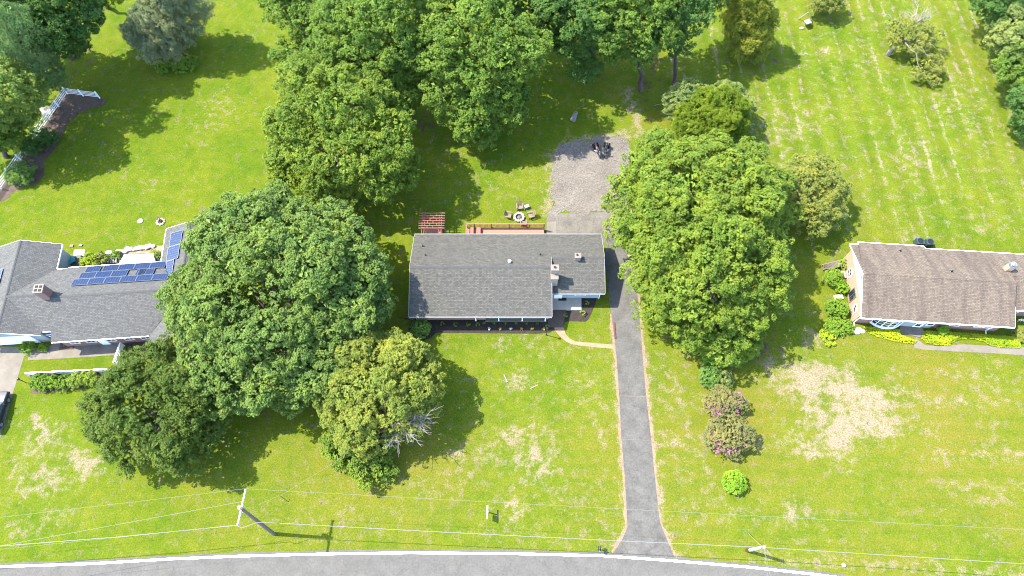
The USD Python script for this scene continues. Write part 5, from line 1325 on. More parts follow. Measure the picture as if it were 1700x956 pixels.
# left neighbour's planting
hp = [(62, 632), (74, 636), (88, 634), (101, 636), (113, 634), (126, 632), (139, 629), (153, 628)]
for i, (a, b) in enumerate(hp):
    tree('hedge_plant', ['yellow green hedge plant at the driveway end of the row by the white board fence', 'second hedge plant from the driveway end', 'third hedge plant from the driveway end', 'fourth hedge plant from the driveway end', 'fifth hedge plant from the driveway end',
                         'brownish hedge plant, sixth from the driveway end', 'brownish hedge plant, seventh from the driveway end', 'last hedge plant, tucked under the dark maple'][i] + ('' if i in (0, 7) else ' along the board fence'), 'shrub', P(a, b + 5),
         lob((a, b, 0.6, 0.75 + 0.1 * (i % 2), 0.7), (a - 3, b + 7, 0.4, 0.55, 0.45), (a + 2, b - 9, 0.5, 0.4, 0.5)), L['garden' if i < 5 else 'shrub'], rc=0.22, leaf=0.15, dens=9, seed=100 + i, trunk_r=0.04, limbs=False, group='hedge plants along the white board fence', gap=0.35)
for (nm, a, b, r, z, mt, lab) in (('clipped_bush', 45, 577, 0.85, 0.5, 'lime', 'bright clipped bush beside the garage of the slate roofed house'), ('clipped_bush', 70, 577, 0.5, 0.35, 'lime', 'smaller yellow bush right of the bright clipped garage bush'),
                                  ('flower_clump', 104, 571, 0.35, 0.25, 'spirea', 'yellow flowering clump on the front walk of the slate roofed house'), ('flower_clump', 222, 584, 0.7, 0.3, 'silver', 'silvery clump in the bed below the brick wall'),
                                  ('patio_shrub', 148, 433, 1.0, 0.7, 'spirea', 'golden shrub on the patio, left of the white steps'), ('patio_shrub', 166, 431, 0.95, 0.7, 'olive', 'olive shrub on the patio beside the white steps'),
                                  ('patio_shrub', 255, 423, 0.8, 0.5, 'shrub', 'shrub between the white canopy and the panelled wing'), ('patio_shrub', 190, 422, 0.6, 0.4, 'garden', 'low green plant by the stone edging'),
                                  ('corner_shrub', 1384, 461, 1.15, 0.8, 'garden', 'upper shrub against the peach brick gable wall'), ('corner_shrub', 1397, 476, 0.8, 0.6, 'lime', 'small lime shrub under the gable window'), ('corner_shrub', 1390, 512, 1.25, 0.8, 'garden', 'darker round shrub below the gable window'),
                                  ('corner_shrub', 1400, 441, 0.8, 0.7, 'lime', 'shrub beside the old wooden platform'), ('corner_shrub', 1385, 541, 1.2, 0.5, 'garden', 'spreading shrub at the front corner of the brick gable'), ('corner_shrub', 1406, 541, 0.9, 0.5, 'garden', 'low shrub tucked against the front corner downspout'),
                                  ('corner_shrub', 1380, 556, 1.3, 0.3, 'spirea', 'yellowish ground shrub below the front corner of the gable'),
                                  ('star_shrub', 1564, 548, 0.6, 0.7, 'lime', 'broad leaved shrub standing in the golden ground cover under the windows'), ('corner_shrub', 1694, 556, 0.9, 0.4, 'rust', 'reddish shrub at the right edge beside the golden ground cover')):
    star = nm == 'star_shrub'
    tree(nm, lab, 'shrub', P(a, b + 3), [(*P(a, b, z)[:2], z, r, z * 1.05), (*(P(a, b, z)[:2] + [r * 0.5, -r * 0.3]), z * 0.8, r * 0.6, z * 0.8)], L[mt], rc=0.24, leaf=0.22 if star else 0.15, dens=11, seed=int(a + b), trunk_r=0.04, limbs=False, gap=0.25 if not star else 0.5)


def cover(name, label, outline, h, mat, n_per_m2, leaf, seed):
    """Leafy ground cover inside an outline: uncountable, one object."""
    from shapely.geometry import Polygon
    from shapely import contains_xy
    rng = np.random.default_rng(seed)
    pg = Polygon(poly(outline))
    x0, y0, x1, y1 = pg.bounds
    n = int((x1 - x0) * (y1 - y0) * n_per_m2)
    q = np.c_[rng.uniform(x0, x1, n), rng.uniform(y0, y1, n)]
    q = q[contains_xy(pg, q[:, 0], q[:, 1])]
    d = np.array([pg.exterior.distance(s) for s in __import__('shapely').points(q)])
    hh = h * np.clip(d / 0.25, 0.4, 1) * (0.8 + 0.4 * meshkit.noise(np.c_[q * 1.6, 0 * q[:, 0]], seed))
    p = np.c_[q, hh * rng.uniform(0.6, 1.0, len(q))]
    v, f = leaves(p, np.tile([-0.2, 0, 1.0], (len(p), 1)), leaf, rng, 0.6, jitter=0.4)
    mk(name, (v, f), mat, label=label, cat='plants', kind='stuff')


cover('ground_cover', 'golden yellow ground cover left of the stoop under the bow window', [(1432, 543), (1450, 543), (1492, 548), (1494, 556), (1510, 562), (1521, 566), (1516, 571), (1500, 570), (1475, 565), (1455, 559), (1440, 552)], 0.45, L['spirea'], 260, 0.16, 1)
cover('ground_cover', 'golden yellow ground cover along the front wall right of the stoop', [(1534, 549), (1560, 551), (1600, 553), (1640, 556), (1690, 560), (1694, 566), (1692, 578), (1660, 577), (1642, 574), (1632, 567), (1612, 563), (1590, 564), (1579, 569), (1575, 574), (1552, 573), (1538, 570), (1528, 562)], 0.5, L['spirea'], 260, 0.16, 2)

# ================================================================ SMALLER THINGS
# white four-rail fence on the far left
fp = [P(166, 163), P(138.5, 159.6), P(113, 156)]
tail0, tail1 = P(113, 156), P(-14, 338)
nseg = 8
fp += [tail0 + (tail1 - tail0) * k / nseg for k in range(1, nseg + 1)]
fe = Thing('rail_fence', 'white four rail fence bending round the brown mulch strip at the left', 'fence', fp[2])
for k, p in enumerate(fp):
    mk('post', MB().box(p + [0, 0, 0.62], [0.12, 0.12, 1.3]).box(p + [0, 0, 1.29], [0.16, 0.16, 0.05]), M['fence'], fe)
for a, b in zip(fp[:-1], fp[1:]):
    for z in (0.28, 0.56, 0.84, 1.12):
        mk('rail', MB().beam(a + [0, 0, z], b + [0, 0, z], 0.035, 0.085), M['fence'], fe)
mk_rock = Thing('garden_stone', 'tan flat stone lying behind the rail fence', 'stone', P(78, 184))
mk('stone', MB().ball(P(78, 184, 0.1), 0.9, 2, (1.2, 0.8, 0.3), 0.25, 2), M['rock'], mk_rock, smooth=30)

# low white board fence on the left lawn
bf = Thing('board_fence', 'low white board fence behind the row of hedge plants', 'fence', P(48, 622))
f0, f1 = P(49, 623), P(196, 616)
nb = 10
for k in range(nb + 1):
    q = f0 + (f1 - f0) * k / nb
    mk('post', MB().box(q + [0, 0, 0.42], [0.11, 0.11, 0.86], LA), M['fence'], bf)
    if k < nb:
        q2 = f0 + (f1 - f0) * (k + 1) / nb
        for z in (0.2, 0.45, 0.7):
            mk('board', MB().beam(q + [0, 0, z], q2 + [0, 0, z], 0.03, 0.21), M['fence'], bf)
        mk('cap_rail', MB().beam(q + [0, 0, 0.865], q2 + [0, 0, 0.865], 0.16, 0.03), M['fence'], bf)
cf = Thing('board_fence', 'short white board fence running from the brick wall to the dark maple', 'fence', P(206, 572))
f0, f1 = P(207, 574), P(196, 606)
for k in range(4):
    q = f0 + (f1 - f0) * k / 3
    mk('post', MB().box(q + [0, 0, 0.5], [0.11, 0.11, 1.0], LA), M['fence'], cf)
    if k < 3:
        q2 = f0 + (f1 - f0) * (k + 1) / 3
        for z in (0.25, 0.55, 0.85):
            mk('board', MB().beam(q + [0, 0, z], q2 + [0, 0, z], 0.03, 0.24), M['fence'], cf)
        mk('cap_rail', MB().beam(q + [0, 0, 1.0], q2 + [0, 0, 1.0], 0.17, 0.03), M['fence'], cf)

# utility poles, cross arm, guy wire and cables
Lb, Lt = np.array([-24.03, 6.32, 0.0]), np.array([-24.3, 7.74, 9.0])
up = Thing('utility_pole', 'tall leaning utility pole with a white cross arm at the lower left', 'utility pole', Lb)
mk('pole', MB().tube([Lb - [0, 0, 0.3], Lb + (Lt - Lb) * 0.5, Lt + [0, 0, 0.15]], [0.19, 0.165, 0.13], 12), M['polewood'], up, smooth=40)
xa0, xa1 = P(408, 812, 8.9), P(394.5, 872, 8.9)
mk('cross_arm', MB().beam(xa0, xa1, 0.14, 0.15), M['polepale'], up)
for t in (0.03, 0.36, 0.97):
    q = xa0 + (xa1 - xa0) * t
    mk('insulator', MB().cyl(q + [0, 0, 0.07], 0.05, 0.08, 10).cyl(q + [0, 0, 0.15], 0.075, 0.05, 10).cyl(q + [0, 0, 0.2], 0.05, 0.07, 10), M['fence'], up)
tq = Lt + np.array([-0.32, 0.12, -0.75])
mk('transformer', MB().cyl(tq, 0.17, 0.6, 14).cyl(tq + [0, 0, 0.6], 0.17, 0.06, 14, r2=0.1), M['fence'], up, label='small pale pole top can on the far side of the arm')
for s in (0.35, 0.75):
    mk('brace', MB().beam(Lt - [0, 0, 0.9], xa0 + (xa1 - xa0) * (0.5 + (s - 0.5)), 0.03, 0.04), M['polepale'], up)
Rb, Rt = P(1240, 914), P(1268, 908, 5.0)
rpole = Thing('utility_pole', 'short pale leaning pole with a guy wire beside the road at the lower right', 'utility pole', Rb)
mk('pole', MB().tube([Rb - [0, 0, 0.3], Rb + (Rt - Rb) * 0.2], [0.19, 0.175], 12), M['leather'], rpole, smooth=40, label='reddish brown foot of the pole')
mk('pole', MB().tube([Rb + (Rt - Rb) * 0.2, Rt + [0, 0, 0.15]], [0.173, 0.14], 12), M['polepale'], rpole, smooth=40)
mk('bracket', MB().beam(Rt + [-0.2, -0.1, -0.15], Rt + [0.25, 0.1, -0.15], 0.08, 0.1), M['alu'], rpole)
ga = P(1234, 878)
gw_ = Thing('guy_wire', 'thin guy wire from the short pole down to the grass with a green end guard', 'wire', ga)
mk('wire', MB().tube([Rt - [0, 0, 0.3], ga + (Rt - ga) * 0.28], 0.018, 6), M['cable'], gw_)
mk('guard', MB().tube([ga + (Rt - ga) * 0.3, ga], 0.03, 8), M['teal'], gw_)


def cable(name, label, pts, r, mat, sag=0.0, parent=None):
    out = []
    for a, b in zip(pts[:-1], pts[1:]):
        a, b = np.asarray(a, float), np.asarray(b, float)
        n = max(8, int(np.linalg.norm(b - a) / 2.0))
        t = np.linspace(0, 1, n)[:-1]
        q = a + (b - a) * t[:, None]
        q[:, 2] -= sag * 4 * t * (1 - t)
        out.append(q)
    out.append(np.asarray(pts[-1], float)[None])
    return mk(name, MB().tube(np.vstack(out), r, 6), mat, label=label, cat='cable')


cable('overhead_wire', 'thin upper power wire crossing the whole lawn from the cross arm to the right edge', [P(-300, 892, 9.0), xa0 + [0, 0, 0.28], P(1700, 879, 9.6), P(2300, 915, 9.6)], 0.009, M['cable_pale'], 0.3)
cable('overhead_wire', 'second power wire leaving the middle of the cross arm to the left', [P(-300, 960, 8.9), xa0 + (xa1 - xa0) * 0.36 + [0, 0, 0.28], P(395.5, 853, 8.9)], 0.013, M['cable_pale'], 0.2)
cable('overhead_wire', 'faint power wire close above the thick cable on the left', [P(-300, 942, 8.6), xa1 + [0, 0, 0.3]], 0.007, M['cable_pale'], 0.2)
z5 = 5.4
lp_ = [P(-320, 942, z5), P(0, 906.5, z5), P(200, 891, z5), P(393, 872, z5), P(399, 875, z5), P(406, 875, z5), P(416, 871, z5), P(427, 867, z5), P(445, 867.5, z5), P(700, 881.5, 5.0), P(1000, 896.5, 4.8), *[Rt + [0, -0.05, 0.1]], P(1480, 922, 5.0), P(1700, 936, 5.4), P(2300, 975, 6)]
cable('thick_cable', 'thick pale telephone cable with a slack loop at the tall pole', lp_, 0.024, M['cable_pale'])
for k, dx in enumerate((0, 5)):
    cable('service_wire', ('left', 'right')[k] + ' one of two thin wires running from the short pole over the road', [Rt + [0, 0, 0.1], P(1275 + dx, 960, 5.2), P(1284 + dx * 1.5, 1040, 5.5)], 0.008, M['cable_pale'], 0.05)
cable('service_wire', 'thin service wire from the tall pole slanting over the lawn beside its shadow', [P(394, 852, 8.7), P(470, 820, 6.5), P(566, 760, 5.0), P(640, 690, 4)], 0.006, M['cable'], 0.1)

# hanging sign post
sb = P(810, 850)
sp = Thing('sign_post', 'white hanging sign post seen from above near the road', 'sign', sb)
mk('post', MB().box(sb + [0, 0, 0.75], [0.11, 0.11, 1.6]), M['white'], sp)
mk('arm', MB().box(sb + [0, -0.16, 1.5], [0.12, 1.28, 0.11]), M['white'], sp)
mk('sign_panel', MB().box(sb + [0, -0.44, 1.05], [0.04, 0.62, 0.62]), M['white'], sp)
for dy in (-0.2, -0.66):
    mk('hook', MB().tube([sb + [0, dy, 1.36], sb + [0, dy, 1.46]], 0.012, 6), M['black'], sp)

# mailbox by the drive mouth
mbx = P(993, 911)
ml = Thing('mailbox', 'dark mailbox on a post beside the mouth of the driveway', 'mailbox', mbx)
mk('post', MB().box(mbx + [0, 0, 0.5], [0.1, 0.1, 1.0]), M['oldwood'], ml)
mk('support', MB().box(mbx + [0, -0.05, 1.0], [0.2, 0.6, 0.03]), M['oldwood'], ml)
arc_ = [(0.13 * math.cos(t), 0.13 * math.sin(t)) for t in np.linspace(0, math.pi, 9)]
prof = np.array([(-0.13, -0.12), (0.13, -0.12)] + arc_)
m_ = trimesh.creation.extrude_polygon(__import__('shapely').geometry.Polygon(prof), 0.55, engine='earcut')
mv = np.stack([m_.vertices[:, 0], -m_.vertices[:, 2] + 0.22, m_.vertices[:, 1] + 1.14], 1) + mbx
mk('box', MB().add(mv, m_.faces[:, ::-1]), M['black'], ml)
mk('door', MB().box(mbx + [0, -0.345, 1.13], [0.25, 0.02, 0.24]), M['alu'], ml)
mk('flag', MB().box(mbx + [0.15, -0.1, 1.24], [0.02, 0.14, 0.2]), M['petal_orange'], ml)
# white stone near the road edge
ws = Thing('white_stone', 'small white stone on the grass near the road at the lower right', 'stone', P(1401, 938))
mk('stone', MB().ball(P(1401, 938, 0.12), 0.22, 2, (1, 0.9, 0.7), 0.2, 4), M['concrete_white'], ws, smooth=40)
mk_ = Thing('marker_stake', 'thin dark stake stuck in the grass right of the tall pole', 'stake', P(463, 823))
mk('stake', MB().tube([P(479, 833), P(464, 822.5, 1.1)], 0.025, 6), M['black'], mk_)

# lamp posts
def lamp_post(base, h, label):
    t = Thing('lamp_post', label, 'lamp post', base)
    b = np.asarray(base)
    mk('post', MB().cyl(b, 0.09, 0.25, 10, r2=0.06).cyl(b + [0, 0, 0.25], 0.04, h - 0.55, 10), M['black'], t, smooth=40)
    mk('arm', MB().beam(b + [-0.22, 0, h - 0.45], b + [0.22, 0, h - 0.45], 0.03, 0.03), M['black'], t)
    mk('lantern', MB().cyl(b + [0, 0, h - 0.3], 0.07, 0.26, 6, r2=0.13), M['glass'], t)
    mk('lantern_cap', MB().cyl(b + [0, 0, h - 0.04], 0.17, 0.12, 6, r2=0.03), M['black'], t)


lamp_post(P(907, 556), 2.3, 'black lamp post at the right end of the front mulch bed')
lamp_post(P(48.5, 637.5), 1.9, 'dark lamp post by the driveway at the left end of the hedge row')

# pergola over the small deck behind the house
pz = 2.5
pg = Thing('pergola', 'red stained pergola at the left rear corner of the middle house', 'pergola', P(716, 375))
x0, x1 = P(699, 366, pz)[0], P(735, 366, pz)[0]
ys = [P(716, py, pz)[1] for py in (354.6, 358.8, 363, 367.2, 371.4, 375.5, 379.5)]
for y in ys:
    mk('rafter', MB().box([(x0 + x1) / 2, y, pz + 0.08], [x1 - x0 + 0.5, 0.07, 0.18]), M['redwood'], pg)
for k, xb in enumerate((x0 + 0.15, x0 + 0.42, x1 - 0.42, x1 - 0.15)):
    mk('beam', MB().box([xb, (ys[0] + ys[-1]) / 2 - 0.2, pz - 0.09], [0.06, ys[0] - ys[-1] + 0.9, 0.18]), M['redwood'], pg)
for (xb, yb) in ((x0 + 0.28, ys[0] - 0.2), (x1 - 0.28, ys[0] - 0.2), (x0 + 0.28, ys[-1] + 0.2), (x1 - 0.28, ys[-1] + 0.2)):
    mk('post', MB().box([xb, yb, pz / 2 - 0.1], [0.15, 0.15, pz]), M['redwood'], pg)
for k, y in enumerate(ys[:-1]):
    ym = (y + ys[k + 1]) / 2
    for xb in ((0.42, 0.72) if k % 2 == 0 else (0.3, 0.56)):
        mk('spacer', MB().box([x0 + (x1 - x0) * xb, ym, pz + 0.08], [0.06, (y - ys[k + 1]) - 0.08, 0.14]), M['redwood'], pg)
for k in range(9):
    xx = x0 + 0.25 + (x1 - x0 - 0.5) * (k + 0.5) / 9
    mk('deck_board', MB().box([xx, (ys[0] + ys[-1]) / 2 - 0.8, 0.3], [(x1 - x0 - 0.5) / 9 - 0.025, 2.4, 0.05]), M['deckwood'], pg)

# deck with railing
dk = Thing('deck', 'pale red wooden deck with a baluster railing behind the middle house', 'deck', [-0.9, 40.5, 0])
dx0, dx1 = P(775, 379, 0.5)[0], P(903, 379, 0.5)[0]
dy1 = 41.55
dy0 = 38.95
nbd = 19
for k in range(nbd):
    y = dy0 + (dy1 - dy0) * (k + 0.5) / nbd
    mk('deck_board', MB().box([(dx0 + dx1) / 2, y, 0.5], [dx1 - dx0, (dy1 - dy0) / nbd - 0.012, 0.035]), M['deckwood'], dk)
mk('rim_joist', MB().box([(dx0 + dx1) / 2, dy1 + 0.02, 0.36], [dx1 - dx0, 0.04, 0.24]).box([dx0, (dy0 + dy1) / 2, 0.36], [0.04, dy1 - dy0, 0.24]).box([dx1, (dy0 + dy1) / 2, 0.36], [0.04, dy1 - dy0, 0.24]), M['redwood'], dk, kind='stuff')
pxs = [P(a, 379, 0.5)[0] for a in (775, 788, 816, 845.5, 874.5, 903)]
for x in pxs:
    mk('post', MB().box([x, dy1 + 0.02, 0.85], [0.11, 0.11, 1.4]), M['redwood'], dk)
for a, b in zip(pxs[:-1], pxs[1:]):
    mk('rail', MB().box([(a + b) / 2, dy1 + 0.02, 1.50], [b - a - 0.12, 0.15, 0.04]), M['redwood'], dk)
    mk('rail', MB().box([(a + b) / 2, dy1 + 0.02, 0.66], [b - a - 0.12, 0.05, 0.08]), M['redwood'], dk)
    n = max(2, int((b - a) / 0.14))
    for k in range(1, n):
        mk('baluster', MB().box([a + (b - a) * k / n, dy1 + 0.02, 1.08], [0.035, 0.035, 0.78]), M['redwood'], dk)
for k in range(3):
    mk('post', MB().box([dx0 + 0.02, dy1 - 0.9 * (k + 1), 0.85], [0.11, 0.11, 1.4]), M['redwood'], dk)
mk('rail', MB().box([dx0 + 0.02, dy1 - 1.35, 1.50], [0.15, 2.6, 0.04]), M['redwood'], dk)
for x in (dx0 + 0.35, dx0 + 1.2):
    bch = mk('bench', MB().box([x + 0.25, 40.95, 0.95], [0.5, 1.0, 0.05]).box([x + 0.02, 40.95, 0.72], [0.05, 0.9, 0.4]).box([x + 0.48, 40.95, 0.72], [0.05, 0.9, 0.4]), M['redwood'], dk)

# fire pit and its chairs
fc = P(861.6, 361.5)
fpit = Thing('fire_pit', 'round fire pit of pale stones on the back lawn', 'fire pit', fc)
_rg = random.Random(9)
for k in range(11):
    a = 2 * math.pi * k / 11
    c = fc + [0.55 * math.cos(a), 0.55 * math.sin(a), 0.15]
    bb = trimesh.creation.box([0.27, 0.31, 0.3])
    bb = bb.subdivide()
    v = bb.vertices * (1 - 0.16 * (np.abs(bb.vertices) / [0.135, 0.155, 0.15]).prod(1)[:, None]) * _rg.uniform(0.92, 1.06)
    R_ = np.array([[math.cos(a), math.sin(a), 0], [-math.sin(a), math.cos(a), 0], [0, 0, 1]])
    mk('stone', MB().add(v @ R_ + c, bb.faces), M['stone'], fpit)
mk('ash_bed', MB().cyl(fc, 0.44, 0.05, 20), M['ash'], fpit)
for k in range(3):
    a = k * 1.1 + 0.4
    mk('log', MB().tube([fc + [-0.28 * math.cos(a), -0.28 * math.sin(a), 0.08], fc + [0.25 * math.cos(a), 0.25 * math.sin(a), 0.16]], 0.05, 7), M['oldwood'], fpit)


def adirondack(loc, rz, label):
    t = Thing('garden_chair', label, 'chair', loc, 'wooden chairs round the fire pit', rz=rz)
    K = dict(local=True)
    for k in range(5):
        x = -0.24 + 0.12 * k
        mk('back_slat', MB().beam([x, -0.22, 0.27], [x * 1.15, -0.55, 1.0 - 0.05 * abs(k - 2)], 0.10, 0.025, up=(0, 1, 0.4)), M['chairwood'], t, **K)
    for k in range(4):
        mk('seat_slat', MB().beam([-0.28, 0.26 - 0.13 * k, 0.36 - 0.03 * k], [0.28, 0.26 - 0.13 * k, 0.36 - 0.03 * k], 0.115, 0.025), M['chairwood'], t, **K)
    for s in (-1, 1):
        mk('arm', MB().box([s * 0.36, 0.0, 0.56], [0.13, 0.72, 0.025]), M['chairwood'], t, **K)
        mk('leg', MB().box([s * 0.33, 0.3, 0.275], [0.035, 0.1, 0.55]), M['chairwood'], t, **K)
        mk('leg', MB().beam([s * 0.3, 0.3, 0.3], [s * 0.3, -0.55, 0.05], 0.035, 0.12), M['chairwood'], t, **K)
    return t


ch0 = adirondack(P(862.7, 345.5), math.pi, 'wooden garden chair behind the fire pit, facing the house')
copy_of(ch0, P(844.5, 359.5), rz=-math.pi / 2 - 0.25, label='wooden garden chair left of the fire pit')
copy_of(ch0, P(881.5, 359.5), rz=math.pi / 2 + 0.3, label='wooden garden chair right of the fire pit')
copy_of(ch0, P(869, 373), rz=0.0, label='wooden garden chair between the fire pit and the deck railing')
cl = Thing('cooler', 'small blue cooler with a pale lid on the grass beside a garden chair', 'cooler', P(874.5, 345), rz=0.4)
mk('box', MB().box([0, 0, 0.2], [0.5, 0.34, 0.38]), M['blue'], cl, local=True)
mk('lid', MB().box([0, 0, 0.42], [0.53, 0.37, 0.07]), M['teal_pale'], cl, local=True)
mk('handle', MB().tube([[-0.28, 0, 0.3], [-0.3, 0, 0.5], [0.3, 0, 0.5], [0.28, 0, 0.3]], 0.015, 6), M['fence'], cl, local=True)


# two motorcycles on the gravel
def motorcycle(loc, rz, label, seat):
    t = Thing('motorcycle', label, 'motorcycle', loc, 'motorcycles parked on the gravel', rz=rz)
    K = dict(local=True)
    for y in (0.78, -0.76):
        w = mk('wheel', (lambda m: MB().add(np.stack([m.vertices[:, 2], m.vertices[:, 0] + y, m.vertices[:, 1] + 0.33], 1), m.faces))(trimesh.creation.torus(0.27, 0.075, 20, 8)), M['rubber'], t, smooth=40, **K)
        rb = MB().cyl([-0.03, y, 0.33], 0.07, 0.06, 10, 'x')
        for k in range(6):
            a = k * math.pi / 3
            rb.beam([0, y, 0.33], [0, y + 0.24 * math.cos(a), 0.33 + 0.24 * math.sin(a)], 0.02, 0.02)
        mk('rim', rb, M['chrome'], w, **K)
        mk('fender', MB().tube([[0, y + 0.36 * math.cos(a), 0.33 + 0.36 * math.sin(a)] for a in np.linspace(0.5, 2.6, 7)], 0.085, 8), M['blackpaint'], t, smooth=40, **K)
    mk('engine', MB().box([0, 0.08, 0.42], [0.34, 0.42, 0.3]).cyl([-0.02, 0.16, 0.5], 0.1, 0.3, 10).cyl([0.02, 0.0, 0.5], 0.1, 0.28, 10), M['chrome'], t, **K)
    mk('frame', MB().tube([[0, 0.6, 0.85], [0, 0.1, 0.8], [0, -0.4, 0.6], [0, -0.76, 0.35]], 0.03, 6).tube([[0, 0.6, 0.85], [0, 0.3, 0.25], [0, -0.3, 0.22], [0, -0.76, 0.33]], 0.03, 6), M['black'], t, **K)
    mk('fuel_tank', MB().ball([0, 0.28, 0.87], 0.3, 2, (0.58, 1.0, 0.5)), M['blackpaint'], t, smooth=True, **K)
    mk('seat', MB().ball([0, -0.2, 0.80], 0.33, 2, (0.52, 1.0, 0.25)).ball([0, -0.62, 0.86], 0.25, 2, (0.6, 0.9, 0.35)), M[seat], t, smooth=True, **K)
    for s in (-1, 1):
        mk('fork', MB().tube([[s * 0.1, 0.78, 0.33], [s * 0.1, 0.52, 1.0]], 0.03, 8), M['chrome'], t, **K)
        mk('saddlebag', MB().box([s * 0.3, -0.68, 0.6], [0.2, 0.5, 0.34]), M['blackpaint'], t, **K)
        mk('exhaust', MB().tube([[s * 0.16, 0.2, 0.35], [s * 0.22, -0.1, 0.24], [s * 0.24, -0.9, 0.28]], [0.035, 0.045, 0.055], 8), M['chrome'], t, **K)
        mk('mirror', MB().tube([[s * 0.3, 0.46, 1.1], [s * 0.38, 0.46, 1.28]], 0.01, 5).ball([s * 0.39, 0.46, 1.3], 0.08, 1, (1, 0.4, 0.7)), M['chrome'], t, **K)
    mk('handlebar', MB().tube([[-0.46, 0.28, 1.06], [-0.3, 0.42, 1.1], [0, 0.54, 1.04], [0.3, 0.42, 1.1], [0.46, 0.28, 1.06]], 0.02, 7), M['chrome'], t, **K)
    mk('windscreen', MB().slab([[-0.24, 0.64, 1.0], [0.24, 0.64, 1.0], [0.2, 0.5, 1.42], [-0.2, 0.5, 1.42]], 0.012), M['glass'], t, **K)
    mk('headlight', MB().cyl([0, 0.6, 0.95], 0.11, 0.14, 14, 'y'), M['chrome'], t, smooth=40, **K)
    mk('kickstand', MB().tube([[-0.12, -0.1, 0.25], [-0.3, -0.15, 0.0]], 0.015, 5), M['black'], t, **K)


motorcycle(P(991, 253), math.pi + 0.35, 'black motorcycle with a brown seat on the gravel, left of a pair', 'leather')
motorcycle(P(1005, 252), math.pi - 0.25, 'dark motorcycle with chrome on the gravel, right of a pair', 'black')

# stump
sq = P(951, 199)
sm_ = Thing('tree_stump', 'leaning grey tree stump in the shaded lawn above the gravel', 'stump', sq)
mk('trunk', MB().tube([sq - [0, 0, 0.1], sq + [0.25, 0.35, 0.55], sq + [0.4, 0.5, 0.95]], [0.42, 0.3, 0.27], 11), M['barkpale'], sm_, smooth=40)
mk('cut_top', MB().tube([sq + [0.4, 0.5, 0.95], sq + [0.41, 0.51, 0.96]], [0.26, 0.24], 11), M['oldwood'], sm_)

# hose, timber edging, doormat
hs = [P(a, b, 0.06) for a, b in ((662, 527), (668, 527), (677, 529), (685, 531.5), (694, 532), (702, 532))]
mk('drain_hose', MB().tube(hs, 0.07, 8), M['black'], smooth=40, label='black corrugated drain hose at the left front corner of the middle house', cat='hose')
mk('timber_edging', MB().beam(P(1019.6, 535, 0.06), P(1021.5, 562, 0.06), 0.14, 0.12), M['leather'], label='dark timber edging along the driveway beside the front grass', cat='edging')
mk('doormat', MB().box([*P(933.5, 497.3)[:2], 0.165], [0.95, 0.42, 0.02]), M['rubber'], label='dark doormat on the shaded stoop', cat='doormat')

# flowers in the bed
def flower(loc, col, label, group):
    t = Thing('bedding_flower', label, 'flower', loc, group)
    rng = np.random.default_rng(int(loc[0] * 100) % 997 + 3)
    pos = rng.normal(size=(40, 3)) * [0.09, 0.09, 0.05] + [0, 0, 0.12]
    v, f = leaves(pos, np.tile([0, 0, 1.0], (40, 1)), 0.09, rng)
    mk('foliage', (v, f), L['garden'], t, local=True)
    if col:
        pos = rng.normal(size=(26, 3)) * [0.07, 0.07, 0.02] + [0, 0, 0.2]
        v, f = leaves(pos, np.tile([0, 0, 1.0], (26, 1)), 0.10, rng, 0.9)
        mk('petals', (v, f), M['petal_' + col], t, local=True)


for (a, col, lab) in ((812, 'white', 'white bedding flower, first of the sunlit row'), (830, 'yellow', 'yellow bedding flower beside the white one at the left of the row'), (848, 'white', 'pale bedding flower in the middle of the sunlit row'), (866, 'orange', 'orange bedding flower in the sunlit row'),
                      (883, 'yellow', 'yellow bedding flower right of the orange one'), (902, 'yellow', 'yellow bedding flower nearest the lamp post')):
    flower(P(a, 546.5, 0.03), col, lab, 'bedding flowers in the front mulch bed')
for i, a in enumerate((804, 821, 839, 857, 874, 892)):
    flower(P(a, 537, 0.03), None, 'small plant in the shaded row of the front bed, ' + ('first', 'second', 'third', 'fourth', 'fifth', 'last')[i] + ' from the left', 'shaded bedding plants')

# lids in the left back lawn
t = Thing('well_lid', 'round white lid set in the left back lawn', 'lid', P(233, 367))
mk('lid', MB().cyl(P(233, 367), 0.33, 0.08, 20), M['concrete_white'], t)
t = Thing('planter_ring', 'low stone ring with a brown plant in the left back lawn', 'planter', P(267, 368.5))
for k in range(9):
    a = k * 2 * math.pi / 9
    mk('stone', MB().ball(P(267, 368.5) + [0.42 * math.cos(a), 0.42 * math.sin(a), 0.06], 0.15, 1, (1.2, 1, 0.7), 0.2, k), M['stone'], t, smooth=30)
_r = np.random.default_rng(2)
v_, f_ = leaves(P(267, 367.5) + _r.normal(size=(60, 3)) * [0.12, 0.12, 0.1] + [0, 0, 0.3], np.tile([0, 0, 1.0], (60, 1)), 0.16, _r)
mk('plant', (v_, f_), M['leather'], t)

